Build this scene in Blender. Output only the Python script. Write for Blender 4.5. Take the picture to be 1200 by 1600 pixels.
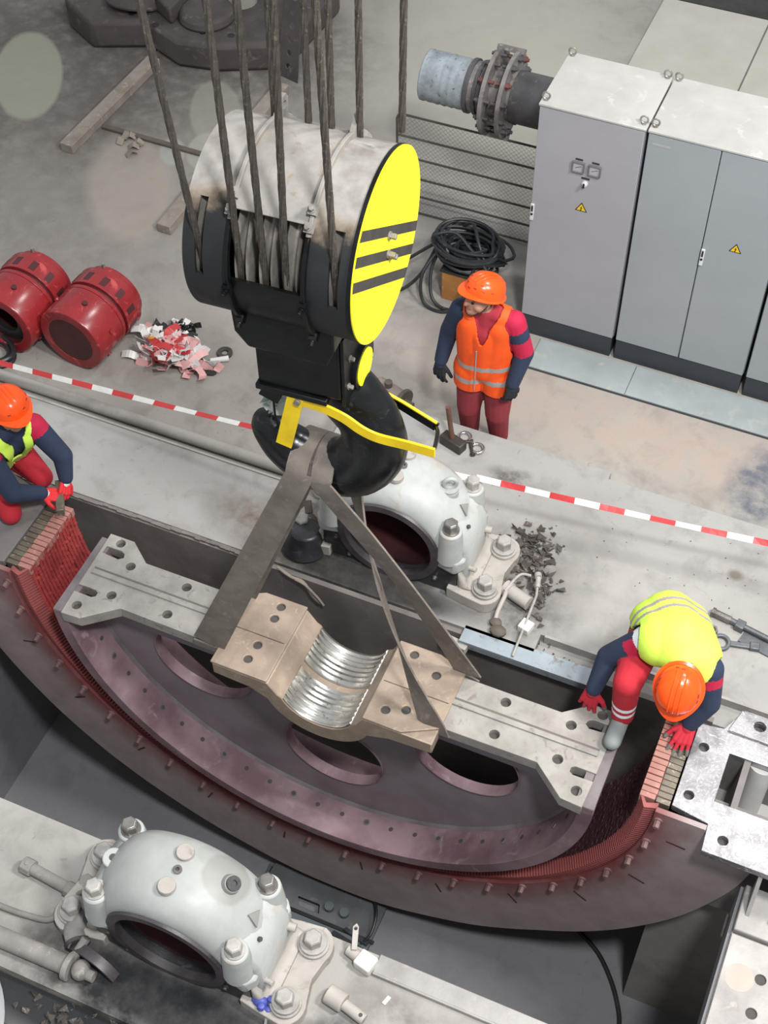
import bpy, bmesh, math, random
from mathutils import Vector, Matrix, Quaternion
from mathutils.geometry import delaunay_2d_cdt

random.seed(7)
R = math.radians
scene = bpy.context.scene
for o in list(bpy.data.objects):
    bpy.data.objects.remove(o)
COL = scene.collection
V = Vector

# ------------------------------------------------------------------ camera
cam_data = bpy.data.cameras.new('camera')
cam = bpy.data.objects.new('camera', cam_data)
COL.objects.link(cam)
cam_data.sensor_fit = 'VERTICAL'
cam_data.sensor_height = 36.0
cam_data.lens = 2261.8 / 1600 * 36.0
cam_data.clip_end = 200
right_v = V((0.9182, 0.3960, -0.0097)); up_v = V((-0.3053, 0.7220, 0.6208)); fwd_v = V((-0.2529, 0.5671, -0.7838))
cam.matrix_world = Matrix(((right_v.x, up_v.x, -fwd_v.x, 0), (right_v.y, up_v.y, -fwd_v.y, 0),
                           (right_v.z, up_v.z, -fwd_v.z, 8.2), (0, 0, 0, 1)))
scene.camera = cam

# ------------------------------------------------------------------ light of the hall
world = bpy.data.worlds.new('world'); scene.world = world
world.use_nodes = True
bgn = world.node_tree.nodes['Background']
bgn.inputs[0].default_value = (0.90, 0.95, 1.0, 1); bgn.inputs[1].default_value = 0.52


def area(name, loc, target, size, power, col=(1, 1, 1)):
    d = bpy.data.lights.new(name, 'AREA'); d.shape = 'DISK'; d.size = size; d.energy = power; d.color = col
    o = bpy.data.objects.new(name, d); COL.objects.link(o); o.location = loc
    o.rotation_euler = (V(target) - V(loc)).to_track_quat('-Z', 'Y').to_euler()
    return o


area('hall_lamp_key', (3.6, 4.4, 9.6), (-1.0, 5.0, 0), 1.6, 880, (1.0, 0.985, 0.96))
area('hall_lamp_rear', (1.2, 9.6, 11.2), (-1.5, 5.5, 0), 1.4, 400, (1.0, 0.985, 0.96))
area('hall_lamp_front', (1.5, 0.5, 11.6), (-1.6, 4.4, -1), 1.0, 1000, (0.97, 0.985, 1.0))

vs = scene.view_settings
scene.display_settings.display_device = 'sRGB'
vs.view_transform = 'Standard'; vs.look = 'None'; vs.exposure = 0.16; vs.gamma = 1.0
vs.use_curve_mapping = False


# ------------------------------------------------------------------ materials
def lin(h):
    h = h.lstrip('#')
    o = []
    for i in (0, 2, 4):
        c = int(h[i:i + 2], 16) / 255
        o.append(c / 12.92 if c <= 0.04045 else ((c + 0.055) / 1.055) ** 2.4)
    return (*o, 1)


class NB:
    def __init__(s, name):
        s.m = bpy.data.materials.new(name); s.m.use_nodes = True
        s.t = s.m.node_tree; s.b = s.t.nodes['Principled BSDF']
        s.co = s.t.nodes.new('ShaderNodeTexCoord').outputs['Object']

    def n(s, typ, **kw):
        x = s.t.nodes.new(typ)
        for k, v in kw.items():
            if k.startswith('i_'):
                key = k[2:]
                x.inputs[int(key) if key.isdigit() else key].default_value = v
            else:
                setattr(x, k, v)
        return x

    def l(s, a, b): s.t.links.new(a, b)

    def noise(s, scale, detail=4, rough=0.55, co=None, dist=0.0):
        x = s.n('ShaderNodeTexNoise', i_Scale=scale, i_Detail=detail, i_Roughness=rough, i_Distortion=dist)
        s.l(co or s.co, x.inputs['Vector']); return x.outputs['Fac']

    def ramp(s, fac, stops):
        x = s.n('ShaderNodeValToRGB'); e = x.color_ramp.elements
        e[0].position, e[0].color = stops[0]; e[1].position, e[1].color = stops[-1]
        for p, c in stops[1:-1]:
            q = e.new(p); q.color = c
        s.l(fac, x.inputs[0]); return x.outputs[0]

    def mask(s, fac, a, b):
        x = s.n('ShaderNodeMapRange', i_1=a, i_2=b); s.l(fac, x.inputs[0]); return x.outputs[0]

    def mix(s, fac, a, b, mode='MIX'):
        x = s.n('ShaderNodeMix', data_type='RGBA', blend_type=mode)
        for v, i in ((fac, 0), (a, 6), (b, 7)):
            if hasattr(v, 'links') or hasattr(v, 'is_linked'):
                s.l(v, x.inputs[i])
            else:
                x.inputs[i].default_value = v
        return x.outputs[2]

    def math(s, op, a, b=None, clamp=False):
        x = s.n('ShaderNodeMath', operation=op); x.use_clamp = clamp
        for v, i in ((a, 0), (b, 1)):
            if v is None: continue
            if hasattr(v, 'is_linked'): s.l(v, x.inputs[i])
            else: x.inputs[i].default_value = v
        return x.outputs[0]

    def xyz(s, co=None):
        x = s.n('ShaderNodeSeparateXYZ'); s.l(co or s.co, x.inputs[0]); return x.outputs

    def done(s, col, rough=0.6, metal=0.0, bump=None, bstr=0.2, bdist=0.01, spec=0.5):
        b = s.b
        if hasattr(col, 'is_linked'): s.l(col, b.inputs['Base Color'])
        else: b.inputs['Base Color'].default_value = col
        if hasattr(rough, 'is_linked'): s.l(rough, b.inputs['Roughness'])
        else: b.inputs['Roughness'].default_value = rough
        b.inputs['Metallic'].default_value = metal
        b.inputs['Specular IOR Level'].default_value = spec
        if bump is not None:
            x = s.n('ShaderNodeBump', i_Strength=bstr, i_Distance=bdist)
            s.l(bump, x.inputs['Height']); s.l(x.outputs[0], b.inputs['Normal'])
        return s.m


M = {}


def dirty(name, c1, c2, scale=6, rough=0.6, metal=0.0, lo=0.35, hi=0.7, bump=0.15, c3=None, r2=None, fine=60, spec=0.5):
    """paint or metal in c1, dirt or wear in c2 (and specks of c3)"""
    k = NB(name)
    f = k.noise(scale, 6, 0.6)
    col = k.mix(k.mask(f, lo, hi), lin(c1), lin(c2))
    if c3:
        col = k.mix(k.mask(k.noise(scale * 2.7, 5, 0.65, dist=0.6), 0.58, 0.68), col, lin(c3))
    fn = k.noise(fine, 3)
    ro = k.mask(f, 0.2, 0.9) if r2 is not None else rough
    if r2 is not None:
        x = k.n('ShaderNodeMapRange', i_1=0.3, i_2=0.7, i_3=rough, i_4=r2); k.l(f, x.inputs[0]); ro = x.outputs[0]
    M[name] = k.done(col, ro, metal, fn, bump, 0.004, spec)
    return M[name]


def plain(name, c, rough=0.5, metal=0.0, spec=0.5, emit=None):
    k = NB(name)
    f = k.noise(9, 4)
    col = k.mix(k.mask(f, 0.3, 0.8), lin(c), tuple([x * 0.82 for x in lin(c)[:3]] + [1]))
    M[name] = k.done(col, rough, metal, k.noise(120, 2), 0.05, 0.002, spec)
    return M[name]


# ------------------------------------------------------------------ mesh helpers
class MB:
    def __init__(s): s.v = []; s.f = []; s.m = []

    def add(s, vs, fs, m=0):
        o = len(s.v); s.v += [V(p) for p in vs]
        for f in fs:
            s.f.append([o + i for i in f]); s.m.append(m)
        return s

    def box(s, x0, x1, y0, y1, z0, z1, m=0):
        return s.add([(x0, y0, z0), (x1, y0, z0), (x1, y1, z0), (x0, y1, z0), (x0, y0, z1), (x1, y0, z1), (x1, y1, z1), (x0, y1, z1)],
                     [(3, 2, 1, 0), (4, 5, 6, 7), (0, 1, 5, 4), (1, 2, 6, 5), (2, 3, 7, 6), (3, 0, 4, 7)], m)

    def obox(s, c, a, b, d, m=0):
        """box about c with half-axis vectors a, b, d"""
        c, a, b, d = V(c), V(a), V(b), V(d)
        p = [c - a - b - d, c + a - b - d, c + a + b - d, c - a + b - d, c - a - b + d, c + a - b + d, c + a + b + d, c - a + b + d]
        return s.add(p, [(3, 2, 1, 0), (4, 5, 6, 7), (0, 1, 5, 4), (1, 2, 6, 5), (2, 3, 7, 6), (3, 0, 4, 7)], m)

    def cyl(s, p0, p1, r0, r1=None, n=20, m=0, cap=True, ph=0.0):
        r1 = r0 if r1 is None else r1
        p0, p1 = V(p0), V(p1); d = (p1 - p0).normalized()
        u = d.orthogonal().normalized(); w = d.cross(u)
        a = [p0 + (u * math.cos(t) + w * math.sin(t)) * r0 for t in [ph + 2 * math.pi * i / n for i in range(n)]]
        b = [p1 + (u * math.cos(t) + w * math.sin(t)) * r1 for t in [ph + 2 * math.pi * i / n for i in range(n)]]
        fs = [(i, (i + 1) % n, n + (i + 1) % n, n + i) for i in range(n)]
        if cap: fs += [tuple(range(n - 1, -1, -1)), tuple(range(n, 2 * n))]
        return s.add(a + b, fs, m)

    def hexbolt(s, p, d, r, h, washer=True, m=0):
        p, d = V(p), V(d).normalized()
        if washer:
            s.cyl(p, p + d * h * 0.3, r * 1.45, n=20, m=m); p = p + d * h * 0.3
        s.cyl(p, p + d * h * 0.9, r, n=6, m=m)
        s.cyl(p + d * h * 0.9, p + d * h, r * 0.98, r * 0.82, n=6, m=m)
        return s

    def tube(s, path, r, n=10, closed=False, m=0, radii=None):
        path = [V(p) for p in path]; N = len(path)
        up = None; rings = []
        for i, p in enumerate(path):
            a = path[i - 1] if (i > 0 or closed) else p
            b = path[(i + 1) % N] if (i < N - 1 or closed) else p
            t = (b - a)
            t = t.normalized() if t.length > 1e-9 else V((0, 0, 1))
            if up is None: up = t.orthogonal().normalized()
            up = (up - t * up.dot(t)); up = up.normalized() if up.length > 1e-6 else t.orthogonal().normalized()
            w = t.cross(up); rr = radii[i] if radii else r
            rings.append([p + (up * math.cos(q) + w * math.sin(q)) * rr for q in [2 * math.pi * k / n for k in range(n)]])
        vs = [q for g in rings for q in g]; fs = []
        for i in range(N if closed else N - 1):
            j = (i + 1) % N
            for k in range(n):
                fs.append((i * n + k, i * n + (k + 1) % n, j * n + (k + 1) % n, j * n + k))
        if not closed:
            fs += [tuple(range(n - 1, -1, -1)), tuple((N - 1) * n + k for k in range(n))]
        return s.add(vs, fs, m)

    def rope(s, p0, p1, r, step=0.02, turn=0.16, n=18, m=0):
        p0, p1 = V(p0), V(p1); d = (p1 - p0); L = d.length; d.normalize()
        u = d.orthogonal().normalized(); w = d.cross(u); N = int(L / step) + 1; vs = []; fs = []
        for i in range(N + 1):
            p = p0 + d * (L * i / N); tw = 2 * math.pi * (L * i / N) / turn / 1.0
            for k in range(n):
                q = 2 * math.pi * k / n; rr = r * (1 + 0.14 * math.cos(6 * (q - tw / 6 * 1.0)))
                vs.append(p + (u * math.cos(q) + w * math.sin(q)) * rr)
        for i in range(N):
            for k in range(n):
                fs.append((i * n + k, i * n + (k + 1) % n, (i + 1) * n + (k + 1) % n, (i + 1) * n + k))
        fs += [tuple(range(n - 1, -1, -1)), tuple(N * n + k for k in range(n))]
        return s.add(vs, fs, m)

    def lathe(s, prof, org, axis, ref, a0=0.0, a1=360.0, n=48, m=0, closed_prof=False):
        """prof: (radius, along-axis); angle measured from ref about axis, a1-a0=360 closes"""
        org, ax = V(org), V(axis).normalized(); rf = V(ref); rf = (rf - ax * rf.dot(ax)).normalized(); w = ax.cross(rf)
        full = abs(a1 - a0) >= 359.99; K = n if full else n + 1; P = len(prof); vs = []; fs = []
        for i in range(K):
            t = R(a0 + (a1 - a0) * i / n); d = rf * math.cos(t) + w * math.sin(t)
            vs += [org + ax * h + d * r for r, h in prof]
        for i in range(n):
            j = (i + 1) % K
            for k in range(P if closed_prof else P - 1):
                q = (k + 1) % P
                fs.append((i * P + k, j * P + k, j * P + q, i * P + q))
        if closed_prof and not full:
            fs += [tuple(range(P)), tuple((K - 1) * P + k for k in range(P - 1, -1, -1))]
        return s.add(vs, fs, m)

    def prism(s, outer, holes, fr, t0, t1, m=0):
        """plate with holes: 2-D outlines in the frame fr=(O,U,V,W), from t0 to t1 along W"""
        O, U, Vv, W = [V(q) for q in fr]
        loops = [outer] + list(holes); pts = []; off = []
        for lp in loops:
            off.append(len(pts)); pts += lp
        n = len(pts); tri = cap_tris(loops)
        vs = [O + U * p[0] + Vv * p[1] + W * t0 for p in pts] + [O + U * p[0] + Vv * p[1] + W * t1 for p in pts]
        fs = []
        for a, b, c in tri:
            fs.append((a, b, c)); fs.append((n + c, n + b, n + a))
        for lp, o in zip(loops, off):
            k = len(lp)
            for i in range(k):
                j = (i + 1) % k
                fs.append((o + i, o + j, n + o + j, n + o + i))
        return s.add(vs, fs, m)

    def ball(s, c, r, n=16, m=0, ax=None, sc=(1, 1, 1)):
        c = V(c); vs = []; fs = []; h = n // 2
        X, Y, Z = ax if ax else (V((1, 0, 0)), V((0, 1, 0)), V((0, 0, 1)))
        for i in range(h + 1):
            th = math.pi * i / h
            for k in range(n):
                p = 2 * math.pi * k / n
                q = (math.sin(th) * math.cos(p) * sc[0], math.sin(th) * math.sin(p) * sc[1], math.cos(th) * sc[2])
                vs.append(c + (X * q[0] + Y * q[1] + Z * q[2]) * r)
        for i in range(h):
            for k in range(n):
                fs.append((i * n + k, (i + 1) * n + k, (i + 1) * n + (k + 1) % n, i * n + (k + 1) % n))
        return s.add(vs, fs, m)

    def ribbon(s, path, widths, w, t, m=0):
        """strap along path; widths: width direction per point; w width, t thickness"""
        path = [V(p) for p in path]; N = len(path); vs = []
        for i, p in enumerate(path):
            a = path[max(i - 1, 0)]; b = path[min(i + 1, N - 1)]; d = (b - a).normalized()
            q = V(widths[i]); q = (q - d * q.dot(d)).normalized(); nn = d.cross(q)
            ww = w[i] if isinstance(w, list) else w
            vs += [p - q * ww / 2 - nn * t / 2, p + q * ww / 2 - nn * t / 2, p + q * ww / 2 + nn * t / 2, p - q * ww / 2 + nn * t / 2]
        fs = []
        for i in range(N - 1):
            for k in range(4):
                fs.append((i * 4 + k, i * 4 + (k + 1) % 4, i * 4 + 4 + (k + 1) % 4, i * 4 + 4 + k))
        fs += [(3, 2, 1, 0), tuple((N - 1) * 4 + k for k in range(4))]
        return s.add(vs, fs, m)

    def xform(s, mat):
        s.v = [mat @ p for p in s.v]; return s


def inside(p, lp):
    c = False; j = len(lp) - 1
    for i in range(len(lp)):
        (xi, yi), (xj, yj) = lp[i][:2], lp[j][:2]
        if (yi > p[1]) != (yj > p[1]) and p[0] < (xj - xi) * (p[1] - yi) / (yj - yi) + xi: c = not c
        j = i
    return c


def cap_tris(loops):
    """triangles of an outline with holes, as indices into the joined loops"""
    pts = [V((p[0], p[1])) for lp in loops for p in lp]; ed = []; o = 0
    for lp in loops:
        ed += [(o + i, o + (i + 1) % len(lp)) for i in range(len(lp))]; o += len(lp)
    co, _, fs, ov, _, _ = delaunay_2d_cdt(pts, ed, [], 0, 1e-7)
    back = [v[0] if v else min(range(len(pts)), key=lambda q: (pts[q] - co[k]).length) for k, v in enumerate(ov)]; out = []
    for f in fs:
        c = sum((co[i] for i in f), V((0, 0))) / len(f)
        if inside(c, loops[0]) and not any(inside(c, h) for h in loops[1:]):
            out.append(tuple(back[i] for i in f))
    return out


ORG = {}
CAM_SCALE = (1.0, 0.0)      # (factor, z shift): together they scale the section being built about the camera


def finish(me, angle=38):
    b = bmesh.new(); b.from_mesh(me)
    bmesh.ops.remove_doubles(b, verts=b.verts, dist=1e-5)
    bmesh.ops.recalc_face_normals(b, faces=b.faces)
    b.to_mesh(me); b.free()
    me.polygons.foreach_set('use_smooth', [True] * len(me.polygons))
    me.set_sharp_from_angle(angle=R(angle))


def link(name, mb, mat, parent=None, label=None, cat=None, group=None, kind=None, bevel=0, angle=38, raw=False):
    """one mesh object; world coordinates in, stored relative to its thing's base"""
    if CAM_SCALE[0] != 1.0: mb.v = [V((p.x * CAM_SCALE[0], p.y * CAM_SCALE[0], p.z * CAM_SCALE[0] + CAM_SCALE[1])) for p in mb.v]
    if parent is not None:
        org = ORG[parent]
    else:
        xs = [p.x for p in mb.v]; ys = [p.y for p in mb.v]; zs = [p.z for p in mb.v]
        org = V(((min(xs) + max(xs)) / 2, (min(ys) + max(ys)) / 2, min(zs)))
    me = bpy.data.meshes.new(name)
    me.from_pydata([p - org for p in mb.v], [], mb.f)
    mats = mat if isinstance(mat, (list, tuple)) else [mat]
    for x in mats: me.materials.append(M[x] if isinstance(x, str) else x)
    if len(mats) > 1: me.polygons.foreach_set('material_index', mb.m)
    if raw:
        me.update()
    else:
        finish(me, angle)
    o = bpy.data.objects.new(name, me); COL.objects.link(o); ORG[o] = org
    if parent is not None: o.parent = parent
    else: o.location = org
    if bevel:
        md = o.modifiers.new('bevel', 'BEVEL'); md.width = bevel; md.segments = 2; md.limit_method = 'ANGLE'; md.angle_limit = R(40)
        md.harden_normals = False
    tag(o, label, cat, group, kind)
    return o


def tag(o, label=None, cat=None, group=None, kind=None):
    if label: o['label'] = label
    if cat: o['category'] = cat
    if group: o['group'] = group
    if kind: o['kind'] = kind


def thing(name, label, cat, loc, rotz=0.0, group=None, local=False, kind=None):
    o = bpy.data.objects.new(name, None); COL.objects.link(o); o.empty_display_size = 0.1
    loc = V((loc[0] * CAM_SCALE[0], loc[1] * CAM_SCALE[0], loc[2] * CAM_SCALE[0] + CAM_SCALE[1]))
    o.location = loc; o.rotation_euler = (0, 0, R(rotz)); ORG[o] = V((0, 0, 0)) if local else loc
    tag(o, label, cat, group, kind); return o


def twin(o, parent=None):
    c = o.copy(); COL.objects.link(c); ORG[c] = ORG[o]
    if parent is not None: c.parent = parent
    for ch in list(o.children): twin(ch, c)
    return c


def circ(cx, cy, r, n=16, a0=0, a1=360):
    full = a1 - a0 >= 360
    return [(cx + r * math.cos(R(a0 + (a1 - a0) * i / n)), cy + r * math.sin(R(a0 + (a1 - a0) * i / n))) for i in range(n if full else n + 1)]


def slot(x0, x1, y, r, n=6):
    return [(x1 + r * math.cos(R(a)), y + r * math.sin(R(a))) for a in [-90 + 180 * i / n for i in range(n + 1)]] + \
           [(x0 + r * math.cos(R(a)), y + r * math.sin(R(a))) for a in [90 + 180 * i / n for i in range(n + 1)]]


XY = lambda z=0: ((0, 0, z), (1, 0, 0), (0, 1, 0), (0, 0, 1))
XZ = lambda y=0: ((0, y, 0), (1, 0, 0), (0, 0, 1), (0, 1, 0))
YZ = lambda x=0: ((x, 0, 0), (0, 1, 0), (0, 0, 1), (1, 0, 0))


def smooth_path(pts, n=6):
    """Catmull-Rom through pts"""
    pts = [V(p) for p in pts]; out = []
    for i in range(len(pts) - 1):
        p0 = pts[max(i - 1, 0)]; p1 = pts[i]; p2 = pts[i + 1]; p3 = pts[min(i + 2, len(pts) - 1)]
        for k in range(n):
            t = k / n
            out.append(0.5 * ((2 * p1) + (p2 - p0) * t + (2 * p0 - 5 * p1 + 4 * p2 - p3) * t * t + (3 * p1 - p0 - 3 * p2 + p3) * t ** 3))
    out.append(pts[-1]); return out


# ------------------------------------------------------------------ floor materials
def concrete(name, base, dark, light, patches=(), stains_and_shade=(), bstr=0.35, cam_scale=1.0):
    k = NB(name)
    big = k.noise(0.55, 5, 0.6); mid = k.noise(3.2, 7, 0.62, dist=0.4); fine = k.noise(34, 4, 0.6)
    col = k.mix(k.mask(big, 0.38, 0.66), lin(base), lin(light))
    col = k.mix(k.math('MULTIPLY', k.mask(mid, 0.5, 0.72), 0.55), col, lin(dark))
    col = k.mix(k.math('MULTIPLY', k.mask(k.noise(11, 5, 0.7, dist=1.0), 0.62, 0.7), 0.35), col, lin('#5d5751'))
    warp = k.n('ShaderNodeVectorMath', operation='ADD')
    ns = k.n('ShaderNodeTexNoise', i_Scale=2.6, i_Detail=4); k.l(k.co, ns.inputs[0])
    sc = k.n('ShaderNodeVectorMath', operation='SCALE'); sc.inputs['Scale'].default_value = 0.22
    k.l(ns.outputs['Color'], sc.inputs[0]); k.l(k.co, warp.inputs[0]); k.l(sc.outputs[0], warp.inputs[1])
    for (x, y, rx, ry, rot, c, amt, soft, wrp) in list(stains_and_shade) + list(patches):
        x, y, rx, ry = x * cam_scale, y * cam_scale, rx * cam_scale, ry * cam_scale
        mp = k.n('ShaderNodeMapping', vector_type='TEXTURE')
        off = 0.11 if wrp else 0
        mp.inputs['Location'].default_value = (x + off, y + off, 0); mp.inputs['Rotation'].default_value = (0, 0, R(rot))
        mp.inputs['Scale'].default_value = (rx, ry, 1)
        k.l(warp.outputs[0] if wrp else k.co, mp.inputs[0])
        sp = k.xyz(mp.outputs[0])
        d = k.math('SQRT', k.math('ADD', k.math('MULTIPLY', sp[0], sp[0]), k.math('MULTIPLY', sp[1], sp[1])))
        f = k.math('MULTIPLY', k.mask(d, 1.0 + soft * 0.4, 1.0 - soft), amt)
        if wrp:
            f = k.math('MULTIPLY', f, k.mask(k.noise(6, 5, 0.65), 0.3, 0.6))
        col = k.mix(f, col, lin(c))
    h = k.math('ADD', k.math('MULTIPLY', mid, 0.6), k.math('MULTIPLY', fine, 0.5))
    M[name] = k.done(col, 0.82, 0.0, h, bstr, 0.01, 0.3)


pale = '#a5a397'
concrete('floor_concrete', '#928c86', '#6f6963', '#a19c94',
         patches=[(-7.88, 9.5, 0.33, 0.72, 32, '#8f9081', 0.8, 0.07, 0), (-6.15, 8.42, 0.40, 0.80, 32, '#a0978c', 0.5, 0.2, 0),
                  (-5.95, 9.65, 0.24, 0.52, 30, '#8f8b80', 0.6, 0.08, 0), (-5.78, 9.12, 0.17, 0.27, 20, '#9c9d92', 0.6, 0.1, 0),
                  (-6.05, 9.0, 0.12, 0.2, 30, '#9a9d98', 0.6, 0.15, 0)],
         stains_and_shade=[(-3.9, 11.3, 1.5, 2.4, 10, '#a9a59a', 0.75, 0.5, 0), (-7.9, 9.7, 3.4, 2.8, 20, '#4c4844', 0.55, 0.75, 0), (-7.0, 10.6, 1.9, 0.9, 10, '#4a4441', 0.85, 0.6, 1), (-8.6, 8.3, 1.1, 2.2, 20, '#5a5450', 0.7, 0.8, 1), (-7.6, 9.9, 2.6, 1.5, 20, '#57514d', 0.8, 0.6, 1), (-6.7, 7.6, 1.5, 0.9, 10, '#77716c', 0.6, 0.7, 1),  # the broad soft dark ellipse paints in light falloff, on top of dirt
                 (-6.9, 9.2, 0.6, 1.0, 20, '#5b5551', 0.5, 0.7, 1),
                 (-0.9, 7.35, 1.5, 0.34, 0, '#a89488', 0.75, 0.6, 1), (-2.4, 7.5, 0.9, 0.5, 0, '#9c8c82', 0.6, 0.7, 1),
                 (-3.3, 8.3, 0.5, 0.5, 0, '#6b655e', 0.6, 0.6, 1), (-4.0, 7.6, 0.6, 0.5, 0, '#8d8378', 0.5, 0.6, 1),
                 (-0.2, 7.2, 0.25, 0.42, 0, '#565d68', 0.9, 0.4, 1)], cam_scale=1.0427)  # patch positions and sizes enlarged about the camera, like the hall objects
concrete('slab_concrete', '#8f8c88', '#6e6a66', '#a09e9a',
         stains_and_shade=[(-2.5, 5.33, 0.85, 0.16, 0, '#2c2b29', 0.88, 0.4, 0), (-3.35, 5.45, 0.5, 0.2, -10, '#6b5b4d', 0.9, 0.7, 1), (-1.9, 6.6, 0.18, 0.1, 0, '#403c39', 0.9, 0.6, 1),
                 (-1.45, 5.7, 0.35, 0.55, 0, '#45403c', 0.95, 0.7, 1), (-1.5, 6.3, 0.5, 0.16, 0, '#8b8680', 0.5, 0.5, 1),
                 (-0.6, 5.9, 0.8, 0.4, 0, '#a8a39b', 0.6, 0.7, 1), (-0.17, 6.37, 0.06, 0.05, 0, '#6b6257', 0.9, 0.5, 0),
                 (-2.6, 5.35, 0.75, 0.2, 0, '#2c2b29', 0.95, 0.5, 1)])
concrete('near_concrete', '#98948e', '#726d68', '#a5a19b',
         stains_and_shade=[(-1.15, 2.6, 0.3, 0.2, 0, '#6f6a66', 0.8, 0.7, 1), (-3.0, 2.4, 0.35, 0.3, 0, '#6a645e', 0.8, 0.7, 1),
                 (-2.25, 2.16, 1.0, 0.24, -3, '#2a2a2c', 0.9, 0.45, 0), (-2.3, 2.12, 1.2, 0.3, 0, '#1d1e21', 0.95, 0.5, 1), (-1.35, 2.35, 0.25, 0.12, 0, '#3c3d42', 0.9, 0.5, 1)])
concrete('oily_ground', '#5d5b59', '#2c2c2e', '#6d6a67',
         stains_and_shade=[(-2.6, 1.86, 1.4, 0.17, -4, '#232529', 0.9, 0.4, 0), (-2.2, 1.75, 0.7, 0.3, -8, '#1d1e21', 0.95, 0.6, 1), (-2.0, 1.75, 0.25, 0.12, 0, '#77736d', 0.8, 0.6, 1)], bstr=0.8)
concrete('pit_concrete', '#757477', '#626164', '#7e7c7f')
dirty('pit_wall_paint', '#79726e', '#625c59', 2.2, 0.85, c3='#7a736d', bump=0.3, fine=24)
dirty('foundation_steel', '#a19d99', '#86827e', 3.0, 0.42, metal=0.25, c3='#a39c96', r2=0.6)
dirty('dark_rubber', '#3c3a38', '#2a2928', 5, 0.8)
dirty('pale_panel', '#b6b2a8', '#a8a399', 1.6, 0.75, bump=0.08)
dirty('blue_plate', '#9aa2a3', '#8d9392', 2.5, 0.6, c3='#a3a39d', bump=0.08)
dirty('channel_steel', '#9ea7ad', '#8a9298', 4, 0.45, metal=0.3, c3='#7d7873')

# ------------------------------------------------------------------ the hall floor, the slabs and the pit


def struct(name, boxes, mat, at=(0, 0, 0), **kw):
    b = MB()
    for q in boxes: b.box(*q)
    me_o = V(at)
    me = bpy.data.meshes.new(name); me.from_pydata([p - me_o for p in b.v], [], b.f); me.materials.append(M[mat])
    finish(me)
    o = bpy.data.objects.new(name, me); COL.objects.link(o); o.location = at; ORG[o] = me_o
    o['kind'] = 'structure'; tag(o, **kw); return o


D = -0.5
HF = -0.35                       # the hall floor lies a step below the machine foundation
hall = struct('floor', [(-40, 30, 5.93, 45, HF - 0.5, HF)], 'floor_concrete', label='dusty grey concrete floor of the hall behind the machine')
struct('foundation_slab', [(-14, -3.3, 5.225, 5.92, -3, 0), (-3.3, -1.25, 5.225, 6.93, -3, 0), (-1.25, 8, 5.375, 6.86, -3, 0), 
                           (-1.25, 8, 5.2, 5.375, -3, -0.07), (0.0, 8, 4.4, 5.2, -3, -0.12)], 'slab_concrete',
       label='grey concrete slab carrying the bearing behind the sling')
struct('foundation_slab', [(-9, 0.47, 1.98, 2.9, -3, 0), (-9, -5.35, 2.9, 5.225, -3, 0)], 'near_concrete', label='grey concrete slab under the bearing in front of the pit')
struct('foundation_slab', [(0.475, 5, -2, 4.15, -0.36, 0), (1.25, 5, -2, 4.15, -3, -0.36)], 'foundation_steel', label='pale steel soleplate with bolt holes beside the pit')
struct('floor', [(-9, 0.5, -2, 1.98, -1, -0.10)], 'oily_ground', label='oily dark ground below the slab in front')
struct('floor', [(-6, 1.3, 2.6, 5.3, -3.2, -2.95)], 'pit_concrete', label='dark floor at the bottom of the pit')
struct('wall_pit_far', [(-5.4, -0.0, 5.185, 5.224, -2.95, -0.03)], 'pit_wall_paint', label='dirty brown pit wall below the slab edge')
struct('wall_pit_left', [(-5.38, -5.349, 2.9, 5.2, -2.95, -0.02)], 'pit_concrete', label='grey painted pit wall at the narrow end')
struct('wall_pit_right', [(0.455, 0.474, 2.9, 4.15, -0.36, -0.02), (1.2, 1.249, 2.9, 5.2, -2.95, -0.37)], 'pit_concrete', label='dark pit wall under the pale soleplate')
# crumbling lip of the slab edge, gutter rail, edge angle of the near slab
b = MB()
pts = []
for i in range(60):
    x = -5.6 + i * 0.04
    b.box(x, x + 0.041, 5.20 - random.random() * 0.012, 5.224, -0.055 - random.random() * 0.02, -0.004 - random.random() * 0.01)
o = link('trim_1', b, 'pit_wall_paint', kind='structure', label='broken concrete lip along the slab edge above the pit')
o = link('trim_2', MB().box(-9, -3.0, 5.905, 5.922, 0.0, 0.012), 'near_concrete', kind='structure', label='thin pale kerb along the pipe gutter')
o = link('trim_3', MB().box(-1.36, 0.47, 2.78, 2.905, 0.0, 0.022).box(-1.36, 0.47, 2.775, 2.79, 0.0, 0.03), 'foundation_steel', kind='structure', bevel=0.004,
         label='flat steel edging on the slab in front of the pit')
link('trim_4', MB().box(-1.22, 4, 5.362, 5.382, -0.07, 0.006), 'foundation_steel', kind='structure', label='steel angle along the slab edge behind the crouching worker')
CAM_SCALE = (1.0427, HF)  # panels and dark strip scaled about the camera onto the hall floor
for k, (x0, x1) in enumerate([(-2.65, -1.588), (-1.574, -0.5), (-0.488, 0.6)]):
    o = link('floor_panel', MB().box(x0, x1, 9.75, 13.03, 0.0, 0.03), 'pale_panel', parent=None, bevel=0.004, kind='structure')
link('floor', MB().box(-3.0, 8, 13.06, 14.5, 0.0, 0.02), 'dark_rubber', kind='structure', label='dark strip of floor beyond the pale panels')
CAM_SCALE = (1.0, 0.0)
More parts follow.
